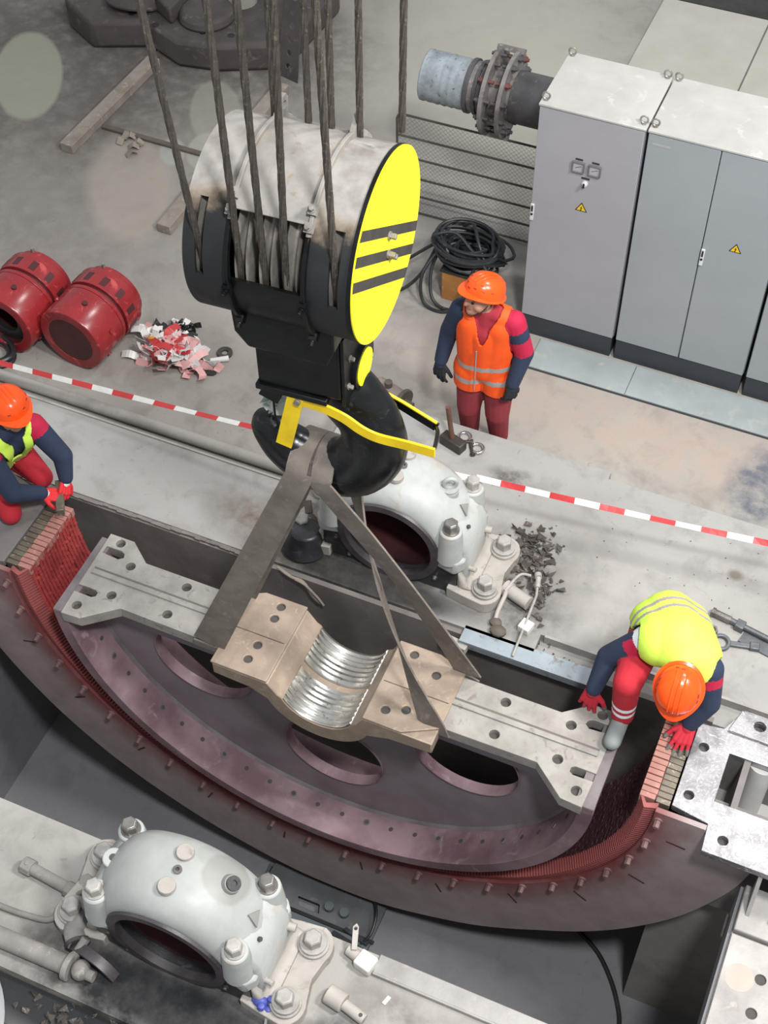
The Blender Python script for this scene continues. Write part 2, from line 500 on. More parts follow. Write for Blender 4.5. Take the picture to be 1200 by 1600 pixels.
# holes, round stain and lugs of the soleplate
holes = MB()
sp = thing('soleplate', 'pale steel machine foot plate with countersunk bolt holes and a tan round stain', 'plate', (0.9, 3.2, 0.0), kind='structure')
plain('tan_stain', '#b3a79c', 0.7); plain('dark_hole', '#4b4744', 0.8)
hl = [circ(0.70, 3.62, 0.033, 14), circ(0.70, 3.41, 0.033, 14), circ(0.70, 3.20, 0.033, 14), circ(1.1, 3.62, 0.033, 14)]
link('plate', MB().prism([(0.478, 2.0), (2.0, 2.0), (2.0, 3.83), (0.478, 3.83)], hl, XY(0), 0.0, 0.02), 'foundation_steel', parent=sp, bevel=0.003)
link('round_stain', MB().cyl((0.585, 3.585, 0.0195), (0.585, 3.585, 0.021), 0.085, n=28), 'tan_stain', parent=sp)
link('step', MB().box(0.478, 2.0, 3.84, 4.14, 0.0, 0.055), 'foundation_steel', parent=sp, bevel=0.008)
link('stiffener_rib', MB().prism([(3.9, 0.0), (4.14, 0.0), (4.14, 0.3)], [], YZ(0.53), -0.012, 0.012), 'foundation_steel', parent=sp)
link('lug', MB().prism([(0, 0), (0.07, 0), (0.07, 0.05), (0.035, 0.09), (0, 0.05)], [circ(0.035, 0.045, 0.014, 10)], ((0.66, 3.95, 0.055), (0.6, 0.8, 0), (0, 0, 1), (0.8, -0.6, 0)), 0, 0.02), 'foundation_steel', parent=sp)
for x, y in ((0.70, 3.62), (0.70, 3.41), (0.70, 3.20)):
    link('bolt_hole', MB().cyl((x, y, 0.003), (x, y, 0.006), 0.032, n=16), 'dark_hole', parent=sp)

# ================================================================== the stator half in the pit
XA, ZA = -2.41, 0.33
k = NB('overspray_grey')          # grey plate, red primer fogged over its inner rim and feathered outwards
spx = k.xyz(); dx = k.math('ADD', spx[0], 0.0)
rr = k.math('SQRT', k.math('ADD', k.math('MULTIPLY', spx[0], spx[0]), k.math('MULTIPLY', spx[2], spx[2])))
nz = k.noise(3.5, 5, 0.6)
f = k.mask(k.math('ADD', rr, k.math('MULTIPLY', k.math('SUBTRACT', nz, 0.5), 0.28)), 2.52, 2.24)
col = k.mix(k.mask(k.noise(4, 6, 0.6), 0.35, 0.7), lin('#a39593'), lin('#908280'))
col = k.mix(k.math('MULTIPLY', f, 0.93), col, lin('#7a2f31'))
M['overspray_grey'] = k.done(col, 0.62, 0.0, k.noise(50, 3), 0.15, 0.004)
dirty('red_primer', '#a03a38', '#842e2e', 5, 0.6, c3='#a94a46', bump=0.25, fine=40)
dirty('dark_red_primer', '#643033', '#432225', 5, 0.6, bump=0.2)
dirty('finger_red', '#9c5350', '#713a3a', 5, 0.6)
dirty('clamp_brown', '#80625f', '#6a4f4c', 8, 0.6)
dirty('pink_primer', '#ab7b70', '#976359', 7, 0.6, c3='#b98c7f')
dirty('bare_core', '#7a7264', '#5f584d', 8, 0.5, metal=0.3, c3='#a9a090')
dirty('core_dark', '#4a2a2b', '#33201f', 5, 0.7)  # dark maroon of the core body and the marks on the flange
dirty('frame_grey', '#7b7573', '#686260', 3, 0.65)
k = NB('scraped_steel')
v = k.n('ShaderNodeTexVoronoi', i_Scale=7.0); k.l(k.co, v.inputs[0])
n1 = k.noise(4, 6, 0.65, dist=1.2); n2 = k.noise(18, 5, 0.6, dist=2.0)
col = k.mix(k.mask(n1, 0.4, 0.65), lin('#9b999b'), lin('#7c797b')); col = k.mix(k.mask(n2, 0.55, 0.7), col, lin('#bdbdc0'))
ro = k.n('ShaderNodeMapRange', i_1=0.35, i_2=0.65, i_3=0.32, i_4=0.55); k.l(n2, ro.inputs[0])
M['scraped_steel'] = k.done(col, ro.outputs[0], 0.75, n2, 0.12, 0.006)
plain('white_pipe', '#b0afac', 0.5)

st = thing('stator_half', 'lower half of a large motor stator with a red core, sunk in the pit', 'stator', (XA, 4.22, ZA))
half = lambda r0, r1, n=72: [(r1 * math.cos(R(180 + 180 * i / n)), r1 * math.sin(R(180 + 180 * i / n))) for i in range(n + 1)] + \
                            [(r0 * math.cos(R(360 - 180 * i / n)), r0 * math.sin(R(360 - 180 * i / n))) for i in range(n + 1)]
# end flange: outer edge bent out of round to follow image coordinates
RT = [(180, 2.85), (204, 2.853), (212, 2.862), (221, 2.883), (230, 2.907), (240, 2.93), (253, 2.972), (266, 3.03), (277, 3.04), (290, 2.97), (307, 2.875), (326, 2.866), (341, 2.88), (350, 2.905), (360, 2.92)]


def interp(tb, x):
    for (a, b_), (c_, d_) in zip(tb, tb[1:]):
        if a <= x <= c_:
            t = (x - a) / (c_ - a); t = t * t * (3 - 2 * t) * 0.4 + t * 0.6; return b_ + (d_ - b_) * t
    return tb[-1][1]


n = 84; fo = []
for i in range(n + 1):
    q = 180 + 180 * i / n; r_ = interp(RT, q); fo.append((r_ * math.cos(R(q)), r_ * math.sin(R(q))))
fo = [(-2.345, 0.0), (-2.345, -0.06), (-2.85, -0.06)] + fo[3:-2] + [(2.915, -0.06), (2.565, -0.06), (2.565, 0.0)]
fi = [(2.255 * math.cos(R(360 - 180 * i / n)), 2.255 * math.sin(R(360 - 180 * i / n))) for i in range(n + 1)]
link('end_flange', MB().prism(fo + fi, [], ((XA, 4.235, ZA), (1, 0, 0), (0, 0, 1), (0, 1, 0)), 0.0, 0.035), 'overspray_grey', parent=st, bevel=0.003)
ef = [o for o in st.children if o.name.startswith('end_flange')][0]
# clamp bolts with short scribed marks, on the flange
for i in range(24):
    a = R(183 + i * 7.6 - 0.0)
    if a > R(358.5): break
    x, z = XA + 2.29 * math.cos(a), ZA + 2.29 * math.sin(a)
    bb = MB().hexbolt((x, 4.236, z), (0, -1, 0), 0.02, 0.045, washer=True)
    link('clamp_bolt', bb, 'clamp_brown', parent=ef)
    if i % 2 == 0:
        a2 = a + R(2.5); u = V((math.cos(a2), 0, math.sin(a2))); p = V((XA, 4.2345, ZA)) + u * 2.45
        link('weld_seam', MB().obox(p, u * 0.06, V((0, 0.003, 0)), u.cross(V((0, 1, 0))) * 0.006), 'core_dark', parent=ef)
# shell and far flange
link('shell', MB().lathe([(2.70, 0.02), (2.70, 0.72), (2.66, 0.72), (2.66, 0.02)], (XA, 4.22, ZA - 0.02), (0, 1, 0), (1, 0, 0), 0, 180, 72, closed_prof=True), 'frame_grey', parent=st)
link('far_flange', MB().prism(half(2.27, 2.74), [], ((XA, 4.90, ZA - 0.01), (1, 0, 0), (0, 0, 1), (0, 1, 0)), 0.0, 0.035), 'frame_grey', parent=st)
# core body behind the tooth blocks
link('core_body', MB().lathe([(2.165, 0.10), (2.165, 0.64), (2.32, 0.64), (2.32, 0.10)], (XA, 4.22, ZA - 0.012), (0, 1, 0), (1, 0, 0), 0, 180, 90, closed_prof=True), 'core_dark', parent=st)
# the red bore, a grid of small tooth blocks (too small and too many to pick apart)
g = MB(); ny, na = 17, 224; y0, y1 = 4.315, 4.875; dy = (y1 - y0) / ny
for i in range(na):
    a0 = 180 + 180 * i / na + 0.05; a1 = 180 + 180 * (i + 1) / na - 0.10
    c0, s0, c1, s1 = math.cos(R(a0)), math.sin(R(a0)), math.cos(R(a1)), math.sin(R(a1))
    for j in range(ny):
        ya, yc = y0 + dy * j + 0.002, y0 + dy * (j + 1) - 0.004
        ri = 2.135 + random.random() * 0.006; ro_ = 2.168
        if (i // 9 + j) % 1 == 0 and random.random() < 0.02: ri += 0.01
        vs_ = []
        for (r_, ) in ((ri,), (ro_,)):
            for (cc, ss, yy) in ((c0, s0, ya), (c1, s1, ya), (c1, s1, yc), (c0, s0, yc)):
                vs_.append((XA + r_ * cc, yy, ZA - 0.012 + r_ * ss))
        g.add(vs_, [(0, 1, 2, 3), (0, 4, 5, 1), (1, 5, 6, 2), (2, 6, 7, 3), (3, 7, 4, 0)])
k = NB('core_red_maroon')                       # red on the flank by the kneeling worker, dark maroon round the rest
sx = k.xyz(); f = k.mask(k.math('ADD', sx[0], k.math('MULTIPLY', k.noise(4, 4), 0.4)), -1.2, -1.6)
col = k.mix(f, lin('#4a2c31'), k.mix(k.mask(k.noise(5, 6), 0.35, 0.7), lin('#a5403d'), lin('#8a3232')))
M['core_red_maroon'] = k.done(col, 0.6, 0.0, k.noise(40, 3), 0.25, 0.004)
link('tooth_blocks', g, 'core_red_maroon', parent=st, kind='stuff', raw=True)
# blocks at the two split faces
for side in (-1, 1):
    nb = 14; w = (4.885 - 4.305) / nb
    for j in range(nb):
        ya, yc = 4.305 + w * j + 0.003, 4.305 + w * (j + 1) - 0.003
        xa, xb = sorted((XA + side * 2.137, XA + side * (2.235 + random.uniform(-0.004, 0.004))))
        xc, xd = sorted((XA + side * 2.238, XA + side * 2.325))
        dz = random.uniform(-0.004, 0.003)
        link('tooth_block', MB().box(xa, xb, ya, yc, ZA - 0.07, ZA + dz), 'pink_primer', parent=st, bevel=0.003)
        dz = random.uniform(-0.006, 0.0)
        link('core_block', MB().box(xc, xd, ya, yc, ZA - 0.07, ZA + dz - 0.006), 'bare_core', parent=st, bevel=0.003)
# pressing fingers along the near end of the core: bent plates, one mesh shared
fb = MB(); th = 0.0058
prof = [(2.14, 4.320), (2.185, 4.240), (2.262, 4.262), (2.262, 4.30), (2.19, 4.275), (2.15, 4.33)]
fb.prism([(r_, y_ - 4.22) for r_, y_ in prof], [], ((0, 0, 0), (1, 0, 0), (0, 1, 0), (0, 0, 1)), -th, th)
me = bpy.data.meshes.new('pressing_finger'); me.from_pydata(fb.v, [], fb.f); me.materials.append(M['finger_red']); finish(me)
nf = 250
for i in range(nf):
    a = R(180.3 + 179.4 * i / (nf - 1))
    o = bpy.data.objects.new('pressing_finger', me); COL.objects.link(o); o.parent = st
    # local x -> radial, local y -> along the axis, local z -> tangential
    rad = V((math.cos(a), 0, math.sin(a))); ax = V((0, 1, 0)); tg = rad.cross(ax)
    o.matrix_local = Matrix(((rad.x, ax.x, tg.x, 0), (rad.y, ax.y, tg.y, 0), (rad.z, ax.z, tg.z, 0), (0, 0, 0, 1)))
# split plates on both sides
def hole(x, y, r=0.031): return circ(x, y, r, 18)
out = [(-0.075, 4.315), (0.155, 4.28), (0.165, 4.10), (1.6, 4.10), (1.6, 5.12), (0.16, 5.12), (0.075, 4.945), (-0.075, 4.92)]
hs = [hole(-0.005, 4.77), hole(0.0, 4.42), hole(0.265, 4.21), hole(0.75, 4.21), hole(0.75, 5.02), circ(0.275, 5.03, 0.035, 18)]
win = [(0.152, 4.44), (1.15, 4.44), (1.15, 4.79), (0.152, 4.79)]
sp1 = link('split_plate', MB().prism(out, hs + [win], XY(ZA), -0.055, 0.0), 'scraped_steel', parent=st, bevel=0.003, label='bright scraped split plate with a window')
for x, y in ((-0.005, 4.77), (0.0, 4.42), (0.265, 4.21), (0.275, 5.03)):
    link('bolt_hole', MB().cyl((x, y, ZA - 0.05), (x, y, ZA - 0.045), 0.03, n=16), 'dark_hole', parent=sp1)
link('window_box', MB().box(0.152, 1.15, 4.425, 4.438, -0.75, ZA - 0.056).box(0.152, 1.15, 4.792, 4.80, -0.75, ZA - 0.056).box(0.14, 0.151, 4.425, 4.80, -0.75, ZA - 0.056)
     .box(0.14, 1.15, 4.425, 4.80, -0.77, -0.75), 'frame_grey', parent=st, label='grey box frame inside the window')
link('window_shelf', MB().box(0.155, 1.15, 4.45, 4.53, 0.17, 0.2), 'frame_grey', parent=st)
link('inner_pipe', MB().cyl((0.34, 4.60, -0.7), (0.36, 4.83, 0.26), 0.08, n=24), 'white_pipe', parent=st)
link('raised_pad', MB().prism([(0.10, 4.93), (0.6, 4.93), (0.6, 5.10), (0.145, 5.10)], [circ(0.275, 5.03, 0.036, 18)], XY(ZA), 0.001, 0.02), 'scraped_steel', parent=st, bevel=0.004)
out = [(-4.745, 4.30), (-5.7, 4.10), (-5.7, 5.1), (-4.745, 4.92)]
link('split_plate', MB().prism(out, [hole(-4.95, 4.45), hole(-4.95, 4.8)], XY(ZA), -0.055, 0.0), 'frame_grey', parent=st, bevel=0.003)
link('side_foot', MB().box(0.19, 1.5, 4.29, 4.32, -0.7, ZA - 0.056), 'frame_grey', parent=st)

# ================================================================== the rotor half hanging over it
XR, ZR = -2.39, 0.25
dirty('purple_rim', '#8d757a', '#6d545a', 2.2, 0.55, c3='#937d82', bump=0.2, lo=0.4, hi=0.62)
dirty('web_grey', '#877d82', '#746a6f', 2.5, 0.6, c3='#80767b')
dirty('joint_steel', '#a39e97', '#86817b', 5, 0.5, metal=0.15, c3='#837d75', r2=0.7)
dirty('joint_rust', '#a2907f', '#8a796b', 6, 0.55, metal=0.15, c3='#a89885', bump=0.3)
dirty('bore_bright', '#cfcdc8', '#aaa69e', 9, 0.25, metal=0.9, c3='#8a7d6e', r2=0.42)
plain('bore_groove0', '#6a645e', 0.7)
dirty('rim_edge', '#787071', '#5f5759', 5, 0.5)
ro_t = thing('rotor_half', 'lower half of a motor rotor hanging in slings above the stator core', 'rotor', (XR, 4.48, ZR))
yn, yf, yw = 4.145, 4.80, 4.46
RO, RI = 1.895, 1.80
link('rim', MB().lathe([(RO, yn), (RO, yf), (RI, yf), (RI, yw + 0.03), (RI, yw - 0.02), (RI, yn), ], (XR, 0, ZR - 0.015), (0, 1, 0), (1, 0, 0), 0, 180, 96, closed_prof=True), 'purple_rim', parent=ro_t, bevel=0.004)
rim = [o for o in ro_t.children if o.name.startswith('rim')][0]
for i, a in enumerate([184 + 6.33 * k for k in range(28)]):
    if a > 356: break
    u = V((math.cos(R(a)), 0, math.sin(R(a)))); p = V((XR, 4.33, ZR - 0.015)) + u * (RI - 0.001)
    link('bolt_hole', MB().cyl(p, p - u * 0.003, 0.017, n=12), 'dark_hole', parent=rim)
    if i % 3 == 0:
        link('ring', MB().lathe([(0.017, 0), (0.024, 0), (0.024, 0.006), (0.017, 0.006)], p, -u, (0, 1, 0), n=14, closed_prof=True), 'rim_edge', parent=rim)
wb = MB(); n = 72
hc = [(0.03 + 0.37 * math.cos(R(a)), -0.05 + 0.37 * math.sin(R(a))) for a in range(352, 187, -8)]
wo = [((RI + 0.004) * math.cos(R(180 + 180 * i / n)), (RI + 0.004) * math.sin(R(180 + 180 * i / n)) - 0.015) for i in range(n + 1)]
wh = [circ(1.12 * math.cos(R(q)), 1.12 * math.sin(R(q)), 0.375, 40) for q in (-90, -29.5, -150.5)]
wb.prism(wo + hc, wh, ((XR, yw, ZR), (1, 0, 0), (0, 0, 1), (0, 1, 0)), -0.02, 0.03)
web = link('web', wb, 'web_grey', parent=ro_t, bevel=0.004)
for q in (-90, -29.5, -150.5):
    link('hole_lining', MB().lathe([(0.372, -0.035), (0.378, -0.035), (0.378, 0.05), (0.372, 0.05)], (XR + 1.12 * math.cos(R(q)), yw, ZR + 1.12 * math.sin(R(q))), (0, 1, 0), (1, 0, 0), n=40, closed_prof=True), 'purple_rim', parent=web)
link('weld_bead', MB().lathe([(RI - 0.022, yw - 0.021), (RI - 0.001, yw - 0.045), (RI - 0.001, yw - 0.021)], (XR, 0, ZR - 0.015), (0, 1, 0), (1, 0, 0), 1, 179, 90, closed_prof=True), 'rim_edge', parent=rim)

# joint beams: flanged tops with holes, slots and a centre groove
def beam(s):
    x = lambda q: q if s < 0 else -4.80 - q + 0.02      # mirrored about the rotor axis
    fl = lambda pts: [(x(a), b_) for a, b_ in pts]
    outl = [(-4.21, 4.13), (-4.07, 4.14), (-3.86, 4.315), (-3.02, 4.305), (-3.02, 4.71), (-3.885, 4.71), (-4.05, 4.84), (-4.235, 4.84)]
    hs_ = [circ(x(a), b_, 0.034, 14) for a, b_ in ((-4.13, 4.79), (-3.97, 4.645), (-3.535, 4.64), (-3.55, 4.395), (-3.97, 4.385), (-4.145, 4.225))]
    sl = [[(x(a), b_) for a, b_ in q] for q in ([(-4.21, 4.675), (-4.08, 4.665), (-4.05, 4.69), (-4.06, 4.72), (-4.09, 4.735), (-4.21, 4.735)],
                                                [(-4.22, 4.32), (-4.09, 4.32), (-4.065, 4.335), (-4.065, 4.365), (-4.09, 4.38), (-4.22, 4.38)])]
    ft = [[(x(a), b_) for a, b_ in outl]]
    bm_ = link('joint_beam', MB().prism(ft[0], hs_ + sl, XY(ZR), -0.095, 0.0), 'joint_steel', parent=ro_t, bevel=0.003)
    for a, b_ in ((-4.13, 4.79), (-3.97, 4.645), (-3.535, 4.64), (-3.55, 4.395), (-3.97, 4.385), (-4.145, 4.225)):
        link('bolt_hole', MB().cyl((x(a), b_, ZR - 0.045), (x(a), b_, ZR - 0.04), 0.033, n=14), 'dark_hole', parent=bm_)
    xs = sorted((x(-4.19), x(-3.05)))
    link('key_groove', MB().box(xs[0], xs[1], 4.535, 4.55, ZR + 0.0005, ZR + 0.003), 'bore_groove0', parent=bm_)
    link('key_strip', MB().box(xs[0], xs[1], 4.49, 4.53, ZR + 0.0005, ZR + 0.016), 'joint_steel', parent=bm_, bevel=0.005)
    xs = sorted((x(-4.26), x(-3.95)))
    link('beam_web', MB().box(*sorted((x(-4.18), x(-3.0))), 4.40, 4.43, ZR - 0.32, ZR - 0.07).box(*sorted((x(-4.18), x(-3.0))), 4.58, 4.61, ZR - 0.32, ZR - 0.07), 'web_grey', parent=bm_)
    return bm_
beam(-1); beam(1)
for x0, x1 in ((XR - RO + 0.002, -4.19), (-0.62, XR + RO - 0.002)):
    link('rim_end', MB().box(x0, x1, yn + 0.002, yf - 0.002, ZR - 0.05, ZR - 0.012), 'rim_edge', parent=ro_t)

# hub: near-half-round body with two joint pads and the bright bore
HX, HB = -2.36, 0.262
ya, yc = 4.17, 4.79
prof = [(-3.10, ZR), (-2.70, ZR)] + [(-2.635, ZR - 0.10)] + \
       [(HX + HB * math.cos(R(a)), ZR - 0.03 + HB * math.sin(R(a))) for a in range(200, 341, 7)] + \
       [(-2.085, ZR - 0.10), (-2.04, ZR), (-1.56, ZR), (-1.56, ZR - 0.11), (-1.85, ZR - 0.13)] + \
       [(HX + 0.385 * math.cos(R(a)), ZR - 0.05 + 0.385 * math.sin(R(a))) for a in range(338, 201, -8)] + [(-2.84, ZR - 0.13), (-3.10, ZR - 0.11)]
hub = link('hub', MB().prism(prof, [], ((0, ya, 0), (1, 0, 0), (0, 0, 1), (0, 1, 0)), 0, yc - ya), 'joint_rust', parent=ro_t, bevel=0.008)
# machined bore, ridge by ridge
pb = []; N = 62
for i in range(N + 1):
    y = ya + 0.006 + (yc - ya - 0.012) * i / N
    if abs(y - 4.475) < 0.017: r_ = HB + 0.016
    else: r_ = HB - 0.006 - (0.0045 if i % 4 < 2 else 0.0) - 0.0015 * math.sin(i * 1.7)
    pb.append((r_, y))
bo = MB().lathe(pb + [(HB + 0.02, pb[-1][1]), (HB + 0.02, pb[0][1])], (HX, 0, ZR - 0.03), (0, 1, 0), (1, 0, 0), 22, 158, 40, closed_prof=True)
link('bore_lining', bo, 'bore_bright', parent=hub, angle=25)
plain('bore_groove', '#5c554d', 0.5, 0.4)
for s, x0, x1 in ((-1, -3.11, -2.705), (1, -2.035, -1.55)):
    hs_ = [circ(a, b_, 0.03, 14) for a, b_ in (((-2.87, 4.73), (-2.87, 4.63), (-2.88, 4.40), (-2.89, 4.28)) if s < 0 else ((-1.91, 4.73), (-1.72, 4.64), (-1.92, 4.28), (-1.80, 4.33)))]
    yy = [(x0, 4.17), (x1, 4.13 if s > 0 else 4.17), (x1, 4.80), (x0 + 0.1 * (s < 0), 4.80), (x0, 4.75)] if s < 0 else [(x0, 4.17), (x1 - 0.22, 4.17), (x1, 4.29), (x1, 4.73), (x1 - 0.2, 4.80), (x0, 4.80)]
    pd = link('joint_pad', MB().prism(yy, hs_, XY(ZR), 0.001, 0.022), 'joint_rust', parent=hub, bevel=0.006)
    for c_ in hs_:
        mx = sum(p[0] for p in c_) / len(c_); my = sum(p[1] for p in c_) / len(c_)
        link('bolt_hole', MB().cyl((mx, my, ZR + 0.002), (mx, my, ZR + 0.005), 0.029, n=14), 'dark_hole', parent=pd)
    link('joint_line', MB().box(x0 + 0.02, x1 - 0.02, 4.472, 4.478, ZR + 0.0225, ZR + 0.0235), 'bore_groove', parent=pd)

# ================================================================== the crane's hook block
dirty('black_paint', '#060708', '#0c0d0e', 6, 0.3, c3='#151617', bump=0.1, r2=0.5, spec=0.3)
dirty('hook_black', '#090b0d', '#101214', 5, 0.2, c3='#2b2e31', bump=0.08, r2=0.4, spec=0.4)
plain('yellow_signal', '#fff21a', 0.45); dirty('stripe_dark', '#3a3530', '#2b2724', 12, 0.7)
dirty('latch_yellow', '#f2cf12', '#d9b60f', 8, 0.45)
dirty('dusty_white', '#8b8782', '#6e6963', 5, 0.75, c3='#7a6e62', bump=0.4, fine=30)
dirty('sheave_grey', '#9b958d', '#6d6862', 8, 0.45, metal=0.5)
dirty('rope_steel', '#524b44', '#3d3832', 20, 0.55, metal=0.4, c3='#6a635b', bump=0.3, fine=150)
dirty('sling_web', '#7f766d', '#655c54', 5, 0.85, c3='#8b8279', bump=0.35, fine=160)
k = NB('casing_worn')                      # off-white dust above, old black paint below, rusty where they meet
s3 = k.xyz(); f1 = k.noise(5, 5, 0.65)
zz = k.math('ADD', s3[2], k.math('MULTIPLY', k.math('SUBTRACT', f1, 0.5), 0.22))
c_ = k.mix(k.mask(k.noise(9, 5, 0.6), 0.4, 0.7), lin('#8a8681'), lin('#6f6a64'))
c_ = k.mix(k.mask(zz, 4.30, 4.22), c_, lin('#7d6c58')); c_ = k.mix(k.mask(zz, 4.26, 4.19), c_, lin('#18191b'))
M['casing_worn'] = k.done(c_, 0.6, 0.0, k.noise(40, 3), 0.2, 0.004)
plain('plastic_wrap', '#c5d0c6', 0.25)

PHI = 3.5
BO = (-2.40, 4.45, 0.0); BZ = 3.92
hb = thing('hook_block', 'big black crane hook block with a striped yellow end disc, hanging on ropes', 'hook block', BO, PHI, local=True)


def shell(b, x0, x1, a0, a1, r=0.44, t=0.018, n=None):
    n = n or max(2, int(abs(a1 - a0) / 5)); vs_ = []
    for i in range(n + 1):
        a = R(a0 + (a1 - a0) * i / n); y, z = -math.sin(a), math.cos(a)
        for x in (x0, x1):
            for q in (r, r - t): vs_.append((x, y * q, BZ + z * q))
    fs = []
    for i in range(n):
        o = i * 4; p = o + 4
        fs += [(o, o + 2, p + 2, p), (o + 1, p + 1, p + 3, o + 3), (o, p, p + 1, o + 1), (o + 2, o + 3, p + 3, p + 2)]
    fs += [(0, 1, 3, 2), (n * 4, n * 4 + 2, n * 4 + 3, n * 4 + 1)]
    b.add(vs_, fs); return b


b = MB(); shell(b, -0.125, 0.215, -120, 46, r=0.452)
link('top_cover', b, 'dusty_white', parent=hb, bevel=0.004)
b = MB()
shell(b, -0.345, -0.288, -120, 190); shell(b, -0.250, -0.13, -120, 190); shell(b, -0.288, -0.250, -120, 43); shell(b, -0.288, -0.250, 90, 190)
link('side_casing', b, 'casing_worn', parent=hb)
b = MB()
shell(b, 0.222, 0.325, -120, 190); shell(b, 0.372, 0.43, -120, 190); shell(b, 0.325, 0.372, -120, 45); shell(b, 0.325, 0.372, 92, 190)
link('side_casing', b, 'casing_worn', parent=hb)
b = MB(); shell(b, -0.125, 0.215, 88, 200)
link('lower_casing', b, 'black_paint', parent=hb)
link('end_plate', MB().cyl((-0.345, 0, BZ), (-0.335, 0, BZ), 0.435, n=48), 'black_paint', parent=hb)
link('end_plate', MB().cyl((0.415, 0, BZ), (0.432, 0, BZ), 0.448, n=64), 'black_paint', parent=hb)
dd = link('end_disc', MB().cyl((0.433, 0, BZ), (0.440, 0, BZ), 0.445, n=72), 'yellow_signal', parent=hb, label='bright yellow end disc with three dark stripes')
dn = V((0, 0.58, 0.81)).normalized(); dt = V((0, 0.81, -0.58)).normalized()
for off in (0.068, -0.042, -0.152):
    hw = 0.024; lo = [math.sqrt(0.443 ** 2 - (off + q) ** 2) for q in (-hw, hw)]
    c0 = V((0.4402, 0, BZ)) + dn * off
    pts_ = [c0 - dn * hw - dt * lo[0], c0 - dn * hw + dt * lo[0], c0 + dn * hw + dt * lo[1], c0 + dn * hw - dt * lo[1]]
    link('stripe', MB().add(pts_ + [p + V((0.002, 0, 0)) for p in pts_], [(3, 2, 1, 0), (4, 5, 6, 7), (0, 1, 5, 4), (1, 2, 6, 5), (2, 3, 7, 6), (3, 0, 4, 7)]), 'stripe_dark', parent=dd)
for y, z in ((0.02, 0.045), (0.0, -0.045), (0.03, -0.08)):
    link('bolt', MB().hexbolt((0.4405, y, BZ + z), (1, 0, 0), 0.014, 0.028), 'sheave_grey', parent=dd)
for x in (-0.132, 0.222):
    b = MB(); shell(b, x - 0.009, x + 0.009, -125, 52, r=0.468, t=0.03)
    bd = link('seam_band', b, 'dusty_white', parent=hb, bevel=0.003)
    b = MB(); shell(b, x - 0.009, x + 0.009, 52.3, 150, r=0.466, t=0.03)
    link('lower_band', b, 'black_paint', parent=bd, bevel=0.003)
    a = R(-29); c0 = V((x, -math.sin(a) * 0.455, BZ + math.cos(a) * 0.455)); u = V((0, -math.sin(a), math.cos(a))); w = V((0, math.cos(a), math.sin(a)))
    link('lifting_lug', MB().prism([(-0.07, -0.02), (0.07, -0.02), (0.03, 0.085), (0, 0.10), (-0.03, 0.085)], [circ(0, 0.05, 0.02, 12)], (c0, w, u, (1, 0, 0)), -0.012, 0.012), 'dusty_white', parent=bd)
    for a_ in (38, 47, 93, 128):
        a = R(a_); c0 = V((x, -math.sin(a) * 0.468, BZ + math.cos(a) * 0.468)); u = V((0, -math.sin(a), math.cos(a)))
        link('clamp_lug', MB().obox(c0, (0.018, 0, 0), u * 0.016, u.cross(V((1, 0, 0))) * 0.022).hexbolt(c0 + u * 0.016, u, 0.011, 0.02), 'dusty_white' if a_ < 60 else 'black_paint', parent=bd)
for x in (-0.269, -0.085, 0.03, 0.145, 0.349):
    link('sheave', MB().lathe([(0.06, -0.034), (0.40, -0.034), (0.412, -0.026), (0.37, -0.006), (0.37, 0.006), (0.412, 0.026), (0.40, 0.034), (0.06, 0.034)], (x, 0, BZ), (1, 0, 0), (0, 0, 1), n=56, closed_prof=True), 'sheave_grey', parent=hb)
link('axle', MB().cyl((-0.34, 0, BZ), (0.42, 0, BZ), 0.065, n=24), 'sheave_grey', parent=hb)
# skirts and the lower housing
link('skirt', MB().prism([(-0.20, -0.22), (0.30, -0.22), (0.30, -0.40), (0.26, -0.50), (-0.13, -0.50), (-0.19, -0.42)], [], ((0, 0, BZ), (1, 0, 0), (0, 0, 1), (0, 1, 0)), -0.335, 0.335), 'black_paint', parent=hb, bevel=0.012)
link('lower_housing', MB().prism([(-0.165, -0.44), (0.27, -0.44), (0.27, -0.86), (-0.165, -0.88)], [], ((0, 0, BZ), (1, 0, 0), (0, 0, 1), (0, 1, 0)), -0.205, 0.205), 'black_paint', parent=hb, bevel=0.012)
link('housing_lip', MB().box(-0.175, 0.20, -0.225, 0.19, BZ - 0.905, BZ - 0.87), 'black_paint', parent=hb, bevel=0.006)
link('cheek_plate', MB().box(0.272, 0.29, -0.20, 0.20, BZ - 0.90, BZ - 0.45), 'black_paint', parent=hb, bevel=0.004)
tc = link('trunnion_cap', MB().cyl((0.29, 0, BZ - 0.80), (0.315, 0, BZ - 0.80), 0.12, n=36), 'black_paint', parent=hb)
link('cap_disc', MB().cyl((0.3155, 0, BZ - 0.80), (0.3215, 0, BZ - 0.80), 0.098, n=36), 'yellow_signal', parent=tc, label='small yellow disc')
for a in range(0, 360, 60):
    link('bolt', MB().hexbolt((0.29, 0.165 * math.cos(R(a + 20)), BZ - 0.74 + 0.165 * math.sin(R(a + 20))), (1, 0, 0), 0.012, 0.02), 'sheave_grey', parent=tc)
